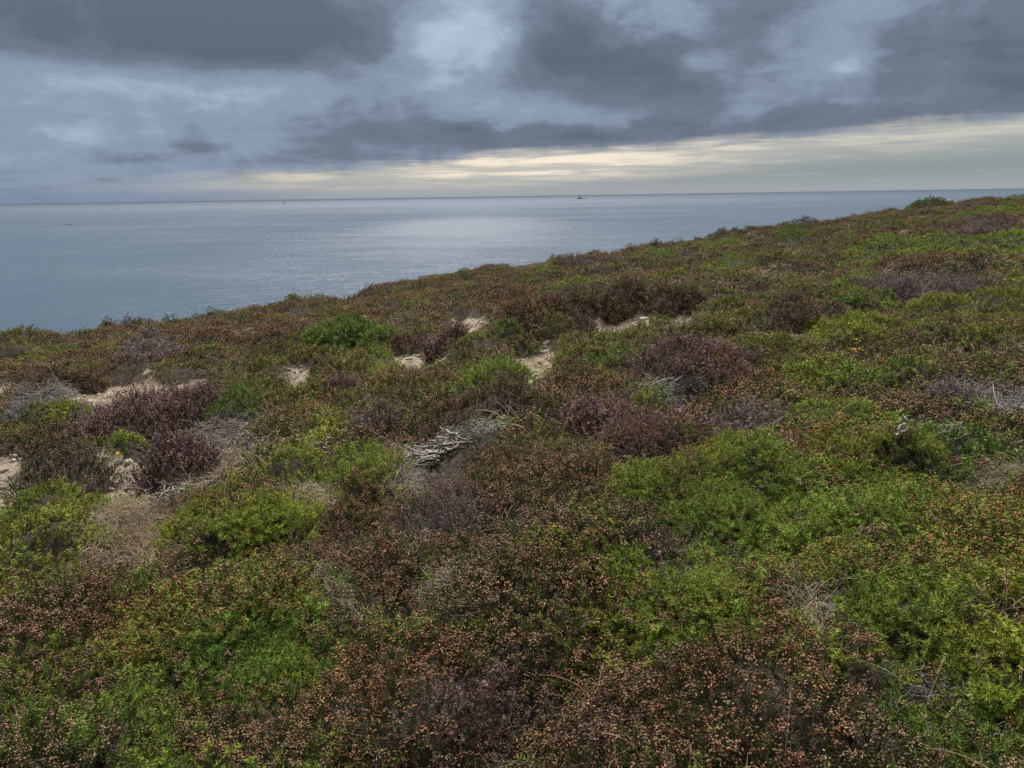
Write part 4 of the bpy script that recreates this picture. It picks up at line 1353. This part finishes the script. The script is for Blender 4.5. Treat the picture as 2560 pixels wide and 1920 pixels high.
for i, (px, py, w, hpx, br, lab) in enumerate(STONES):
    p = hit(px, py, 0.0, True)
    dist = math.hypot(p[0], p[1])
    V, F = stone_mesh(900 + i)
    wx = w / 2 * dist / FPX * 1.1
    hz = hpx * dist / FPX * 0.9
    V = V / np.abs(V).max(0) * np.array([wx, wx * 0.75, hz * 0.62])
    if 'pointed' in lab:
        V[:, :2] *= (1.0 - 0.5 * np.clip(V[:, 2:3] / (hz * 0.62), 0, 1))
    st = mesh_obj('stone', V, F, M_STONE_D if br else M_STONE)
    gz = float(ground_z(np.array([p[0]]), np.array([p[1]]))[0])
    st.location = (p[0], p[1], gz + hz * (0.30 if i < 21 else 0.45))
    st.rotation_euler = (0, 0, random.Random(i).uniform(-0.5, 0.5))
    tag(st, lab, 'stone', 'stones lying about the heath')

# loose gravel on the bare ground
rng = np.random.default_rng(91)
gp = [stone_mesh(970 + k, 0.5) for k in range(4)]
lowp = []
for k in range(4):
    r = np.random.default_rng(980 + k)
    v = unit(np.array([[1, 0, 0], [-1, 0, 0], [0, 1, 0], [0, -1, 0], [0, 0, 1], [0, 0, -1]], float) + r.normal(size=(6, 3)) * 0.3) * r.uniform(.7, 1.1, (6, 1)) * np.array([1, .8, .5])
    f = np.array([[0, 2, 4], [2, 1, 4], [1, 3, 4], [3, 0, 4], [2, 0, 5], [1, 2, 5], [3, 1, 5], [0, 3, 5]])
    lowp.append((v, f, np.ones((6, 3))))
X, Y = [], []
for P in PW:
    if P[5] == 'X':
        n = int(np.clip(P[3] * P[4] * 1300, 200, 1100))
        a = rng.uniform(0, 6.28, n); r = np.sqrt(rng.uniform(0, 1, n)) * 1.15
        u, v = np.cos(a) * r * P[3], np.sin(a) * r * P[4]
        X.append(P[0] + u * math.cos(P[2]) + v * math.sin(P[2])); Y.append(P[1] - u * math.sin(P[2]) + v * math.cos(P[2]))
X, Y = np.concatenate(X), np.concatenate(Y)
m = sand_mask(X, Y) > 0.4
X, Y = X[m], Y[m]
n = len(X)
sz = (rng.pareto(2.1, n) * 0.009 + 0.007).clip(0.006, 0.05)
V, F, C = assemble(lowp, rng.integers(0, 4, n), np.stack([X, Y, ground_z(X, Y) + sz * 0.15], 1), unit(np.array([[0, 0, 1.0]]) + rng.normal(size=(n, 3)) * 0.2), rng.uniform(0, 6.28, n), sz, np.ones((n, 3)))
gv = mesh_obj('gravel', V, F, M_STONE)
tag(gv, 'pale loose gravel strewn over the bare path', kind='stuff')

# ------------------------------------------------------------------ dead wood that can be told apart
def twig_heap(box, label, n_main, rad, name='dead_heather', cat_='dead plant', col=C_WOOD, height=0.16, curl=0.5, group='dead grey heather skeletons'):
    x0, x1, y0, y1 = box
    cxp = (x0 + x1) / 2
    f = hit(cxp, y1, 0.02, True); b = hit(cxp, y0, height * 0.8, True)
    df, db = math.hypot(*f[:2]), max(math.hypot(*b[:2]), math.hypot(*f[:2]) + 0.15)
    ang = math.atan2(f[0], f[1]); dc = (df + db) / 2
    rx, ry = (x1 - x0) / 2 * dc / FPX, (db - df) / 2
    cx, cy = math.sin(ang) * dc, math.cos(ang) * dc
    gz = float(ground_z(np.array([cx]), np.array([cy]))[0])
    rng = np.random.default_rng(int(x0 * 7 + y0))
    root = bpy.data.objects.new(name, None)
    root.location = (cx, cy, gz); COL.objects.link(root)
    tag(root, label, cat_, group)
    mains, fines = [], []
    for k in range(n_main):
        a = rng.uniform(0, 6.28); r = math.sqrt(rng.uniform(0, 1))
        p = np.array([math.cos(a) * r * rx * 0.8, math.sin(a) * r * ry * 0.8, 0.0])
        wxp, wyp = cx + p[0] * math.cos(ang) + p[1] * math.sin(ang), cy - p[0] * math.sin(ang) + p[1] * math.cos(ang)
        p = np.array([wxp - cx, wyp - cy, float(ground_z(np.array([wxp]), np.array([wyp]))[0]) - gz + rng.uniform(0.02, height)])
        L = rng.uniform(0.5, 1.0) * max(rx, ry) * (0.9 if name != 'root_heap' else 0.5)
        d = unit(np.array([rng.normal(), rng.normal() * 0.6, rng.normal() * 0.15]))
        pts = [p]
        kk = 9
        for s in range(kk):
            d = unit((d + rng.normal(size=3) * curl * np.array([1, 1, .5])) * np.array([1, 1, .8]))
            nx_ = pts[-1] + d * L / kk
            lo_ = p[2] - 0.10
            nx_[2] = min(max(nx_[2], lo_), p[2] + height * 0.6)
            pts.append(nx_)
        pts = np.array(pts)
        c = np.array(col) * rng.uniform(0.7, 1.35)
        mains.append(tube(pts, rad * rng.uniform(.7, 1.3), rad * 0.35, c, rng, 4))
        for s in range(3):
            j = rng.integers(2, kk)
            q = [pts[j]]
            dd = unit(rng.normal(size=3) * np.array([1, 1, .45]) + np.array([0, 0, 0.12]))
            for w in range(5):
                dd = unit(dd + rng.normal(size=3) * curl * 0.8)
                q.append(q[-1] + dd * L * 0.07)
            fines.append(tube(np.array(q), rad * 0.45, rad * 0.2, np.array(col) * rng.uniform(.65, 1.2), rng, 3))
    for pn, gs in (('branch', mains), ('fine_twigs', fines)):
        V, F, C = cat(gs)
        o = mesh_obj(pn if pn != 'branch' else 'branches', V, F, M_WOODY, C, parent=root)
        o['kind'] = 'stuff'
    return root


twig_heap((528, 640, 1058, 1116), 'heap of pale grey bare branches right of the purple brown bent bush', 34, .0048, curl=.42, height=.13)
twig_heap((56, 164, 975, 1022), 'blue grey leafless dead bush at left in front of the sandy path', 60, .004, curl=.35, height=.2, col=(.19, .185, .19))
twig_heap((1036, 1165, 1092, 1178), 'heap of thick weathered grey roots in the middle of the picture', 85, .0125, 'root_heap', 'dead wood', curl=.24, height=.05, col=(.21, .19, .17))
twig_heap((965, 1078, 1150, 1216), 'tangle of thin grey twigs below the weathered root heap', 46, .003, curl=.45, height=.07)
twig_heap((1918, 2018, 1108, 1180), 'looping grey dead branches on the left side of the yellowish green cushion', 30, .0055, curl=.62, height=.14)
twig_heap((2348, 2412, 1066, 1124), 'pale grey twig tangle in the dark hollow right of the yellowish green cushion', 22, .004, curl=.5, height=.14)
twig_heap((2420, 2590, 972, 1052), 'wide mat of grey twigs at the right edge of the picture', 60, .0034, curl=.35, height=.07)
twig_heap((2200, 2450, 1660, 1800), 'wide mat of grey twigs in the lower right corner beside the straw', 80, .0022, curl=.4, height=.06)
twig_heap((1648, 1716, 970, 1034), 'grey twig patch right of the bright green knob with the yellow flower', 40, .003, curl=.4, height=.08)
twig_heap((775, 828, 1120, 1148), 'few bent grey roots in the dark gap between the twin gorse cushions', 12, .007, curl=.4, height=.08)
twig_heap((380, 470, 1195, 1260), 'grey bent roots on bare ground left of the twin gorse cushions', 16, .005, curl=.4, height=.05)
twig_heap((1920, 1994, 832, 853), 'grey twig patch below the dark rust heather hump', 30, .006, curl=.4, height=.08)
twig_heap((1000, 1190, 1425, 1512), 'nest of curled pale grass stems near the middle of the foreground', 90, .0011, 'dry_grass_nest', 'grass', curl=.55, height=.11, col=(.36, .31, .25), group='curled dry grass')
twig_heap((760, 905, 1400, 1500), 'nest of curled pale grass stems left of the middle of the foreground', 70, .0011, 'dry_grass_nest', 'grass', curl=.55, height=.11, col=(.36, .31, .25), group='curled dry grass')


def bent_branch():
    p0 = hit(2238, 1088, 0.12, True)
    dist = math.hypot(p0[0], p0[1])
    s = dist / FPX
    gz = p0[2] + 0.03
    rng = np.random.default_rng(5)
    pts = [(0, 0), (4, 12), (14, 18), (22, 24), (24, 32), (21, 40), (28, 43)]
    P = np.array([(x * s, 0.02 * math.sin(x), z * s) for x, z in pts])
    P2 = np.array([(x * s, -0.02 + 0.01 * math.cos(x), z * s) for x, z in [(-2, 0), (6, 6), (16, 12), (22, 22)]])
    root = bpy.data.objects.new('bleached_branch', None)
    root.location = (p0[0], p0[1], gz - 0.05)
    COL.objects.link(root)
    tag(root, 'lone bleached bent branch sticking up behind the yellowish green cushion', 'branch')
    for nm, q, r in (('stem', P, .0085), ('side_twig', P2, .0055)):
        V, F, C = tube(q, r, r * 0.5, (.50, .48, .45), rng, 5)
        mesh_obj(nm, V, F, M_WOODY, C, parent=root)


bent_branch()

# ------------------------------------------------------------------ grass stalks with seed heads
STALKS = [
    (113, 1222, 113, 1183, 'pale grass stalk before the wiry dark bush, leftmost of six'),
    (137, 1224, 134, 1170, 'pale grass stalk before the wiry dark bush, second of six from left'),
    (154, 1222, 153, 1190, 'pale grass stalk before the wiry dark bush, third of six from left'),
    (172, 1222, 173, 1172, 'pale grass stalk before the wiry dark bush, fourth of six from left'),
    (184, 1222, 192, 1192, 'pale grass stalk before the wiry dark bush, fifth of six from left'),
    (212, 1208, 226, 1182, 'pale bent grass stalk before the wiry dark bush, sixth of six from left'),
    (63, 1916, 74, 1803, 'tall tan grass stalk in the lower left corner'),
    (1960, 1916, 1962, 1738, 'tall straight tan grass stalk at the bottom right of the middle'),
    (2300, 1900, 2365, 1765, 'leaning tan grass stalk over the grey twig mat at lower right'),
    (2305, 1800, 2338, 1655, 'thin leaning grass stalk above the grey twig mat at lower right'),
    (2552, 1770, 2553, 1702, 'short grass stalk at the lower right picture edge'),
]
for i, (bx, by, tx, ty, lab) in enumerate(STALKS):
    p = hit(bx, by, 0.03, True)
    dist = math.hypot(p[0], p[1])
    gz = float(ground_z(np.array([p[0]]), np.array([p[1]]))[0])
    L = math.hypot(tx - bx, ty - by) * dist / FPX * 1.12 + 0.04
    dx = (tx - bx) * dist / FPX
    rng = np.random.default_rng(1200 + i)
    t = np.linspace(0, 1, 9)
    P = np.stack([dx * t ** 1.5, rng.normal() * 0.02 * t, L * t], 1)
    root = bpy.data.objects.new('grass_stalk', None)
    root.location = (p[0], p[1], gz)
    COL.objects.link(root)
    tag(root, lab, 'grass stalk', 'grass stalks with seed heads')
    V, F, C = tube(P, .0016, .0010, (.42, .33, .19), rng, 4)
    mesh_obj('stalk', V, F, M_WOODY, C, parent=root)
    n = 40
    tt = rng.uniform(0.72, 1.0, n)
    pp = np.stack([np.interp(tt, t, P[:, k]) for k in range(3)], 1)
    a = rng.uniform(0, 6.28, n)
    V, F, C = bells(pp, unit(np.stack([np.cos(a) * .4, np.sin(a) * .4, np.ones(n)], 1)), np.full(n, .011), np.full(n, .0042), cvar((.40, .30, .17), n, rng), cvar((.5, .4, .25), n, rng), rng)
    mesh_obj('seed_head', V, F, M_WOODY, C, parent=root)

# ------------------------------------------------------------------ far things on the sea
def islet():
    # a conical rock with a small house and light on top, and a low reef on its right
    x, y = sea_point(1452, 497.5)
    dist = math.hypot(x, y)
    s = dist / FPX
    root = bpy.data.objects.new('rocky_islet', None)
    root.location = (x, y, SEA_Z)
    COL.objects.link(root)
    tag(root, 'small pointed rocky islet with a lighthouse on the horizon', 'islet')
    rng = np.random.default_rng(3)

    def rock(name, x0, x1, peak, hpx, depth):
        nu, nv = 26, 10
        U, Vv = np.meshgrid(np.linspace(-1, 1, nu), np.linspace(-1, 1, nv))
        X = (x0 + x1) / 2 + U * (x1 - x0) / 2
        side = np.where(X < peak, (X - x0) / (peak - x0), (x1 - X) / (x1 - peak))
        prof = np.clip(side, 0, 1) ** 1.15 * np.clip(1 - Vv ** 2, 0, 1)
        Z = prof * hpx * (0.8 + 0.45 * fbm(U * 5, Vv * 4, 60, 3)) - 0.6
        V = np.stack([X * s, Vv * depth * s, Z * s], -1).reshape(-1, 3)
        i2 = np.arange(nu * nv).reshape(nv, nu)
        F = np.stack([i2[:-1, :-1], i2[:-1, 1:], i2[1:, 1:], i2[1:, :-1]], -1).reshape(-1, 4)
        return mesh_obj(name, V, F, M_ISLET, parent=root)
    rock('main_rock', -15, 10, -3.2, 7.0, 9)
    rock('reef', 4, 20, 9, 3.0, 6)

    def box(name, cx, w, z0, z1, d):
        v = np.array([(cx + a * w, b * d, z) for z in (z0, z1) for a, b in ((-1, -1), (1, -1), (1, 1), (-1, 1))]) * s
        f = [(0, 1, 2, 3), (4, 5, 6, 7), (0, 1, 5, 4), (1, 2, 6, 5), (2, 3, 7, 6), (3, 0, 4, 7)]
        return mesh_obj(name, v, np.array(f), M_TOWER, parent=root)
    box('keeper_house', -2.0, 1.5, 4.5, 7.2, 1.2)
    box('light_tower', -3.6, 0.7, 4.5, 10.2, 0.7)
    box('lantern', -3.6, 0.45, 10.2, 11.3, 0.45)


islet()


def far_tower():
    x, y = sea_point(710, 504.5)
    k = 14000.0 / math.hypot(x, y)
    x, y = x * k, y * k
    s = 14000.0 / FPX
    root = bpy.data.objects.new('offshore_lighthouse', None)
    root.location = (x, y, SEA_Z)
    COL.objects.link(root)
    tag(root, 'thin lone lighthouse tower standing on the far horizon at left', 'lighthouse')
    n = 12
    a = np.arange(n) * 2 * math.pi / n

    def lathe(name, prof):
        V = np.concatenate([np.stack([np.cos(a) * r * s, np.sin(a) * r * s, np.full(n, z * s)], 1) for r, z in prof])
        F = [(j * n + k, j * n + (k + 1) % n, (j + 1) * n + (k + 1) % n, (j + 1) * n + k) for j in range(len(prof) - 1) for k in range(n)]
        return mesh_obj(name, V, np.array(F), M_ISLET if name == 'rock_base' else M_TOWER, parent=root, smooth=True)
    lathe('rock_base', [(2.2, -0.5), (1.9, 1.0), (0.9, 1.6), (0.01, 1.65)])
    tw = lathe('tower', [(0.75, 1.0), (0.62, 2.2), (0.52, 7.2), (0.75, 7.4), (0.75, 7.7), (0.3, 7.71)])
    ln = lathe('lantern', [(0.38, 7.7), (0.38, 8.7), (0.42, 8.75), (0.03, 9.3)])


far_tower()


def bird():
    # a dark seabird gliding low over the water, wings arched
    d = ray(174, 561)
    k = 55.0
    p = d * k + np.array([0, 0, CAM_Z])
    root = bpy.data.objects.new('seabird', None)
    root.location = p
    COL.objects.link(root)
    tag(root, 'dark seabird gliding low over the sea at left', 'bird')
    # one continuous body with wings: cross sections along the span
    s = 55.0 / FPX
    span = [(-8.2, -1.8, .25), (-6.5, -0.6, .7), (-4.5, 1.2, 1.0), (-2.6, 1.4, 1.2), (-1.0, .4, 1.5), (0, 0, 1.7), (1.0, .4, 1.5), (2.8, .1, 1.2), (4.8, .8, 1.0), (6.2, 1.6, .7), (7.4, 1.2, .25)]
    V, F = [], []
    n = 8
    for (x, z, ch) in span:
        th = 0.75 if abs(x) < 1.1 else 0.22
        ln = ch * (2.6 if abs(x) < 0.5 else 1.0)
        for k2 in range(n):
            a = 2 * math.pi * k2 / n
            V.append((x * s, math.cos(a) * ln * s, (z + math.sin(a) * th) * s))
    for j in range(len(span) - 1):
        for k2 in range(n):
            F.append((j * n + k2, j * n + (k2 + 1) % n, (j + 1) * n + (k2 + 1) % n, (j + 1) * n + k2))
    b = mesh_obj('body', V, np.array(F), M_BIRD, parent=root, smooth=True)


bird()

# ------------------------------------------------------------------ sea haze
HZ = True
if HZ:
    hm = bpy.data.materials.new('sea_haze')
    hm.use_nodes = True
    hm.node_tree.nodes.clear()
    ho = hm.node_tree.nodes.new('ShaderNodeOutputMaterial')
    pv = hm.node_tree.nodes.new('ShaderNodeVolumePrincipled')
    pv.inputs['Color'].default_value = (0.20, 0.255, 0.35, 1)
    pv.inputs['Density'].default_value = 1.0 / 45000.0
    pv.inputs['Anisotropy'].default_value = 0.0
    hm.node_tree.links.new(pv.outputs[0], ho.inputs['Volume'])
    x0, x1, y0, y1, z0, z1 = -SX - 500, SX + 500, -2500, SX + 500, SEA_Z - 8, 7.5
    v = [(x, y, z) for z in (z0, z1) for x, y in ((x0, y0), (x1, y0), (x1, y1), (x0, y1))]
    f = [(3, 2, 1, 0), (4, 5, 6, 7), (0, 1, 5, 4), (1, 2, 6, 5), (2, 3, 7, 6), (3, 0, 4, 7)]
    hz = mesh_obj('haze', v, np.array(f), hm)
    tag(hz, 'thin sea haze over the water', kind='stuff')
tri = sum(len(o.data.polygons) for o in SC.objects if o.type == 'MESH')
print('unique faces', tri)
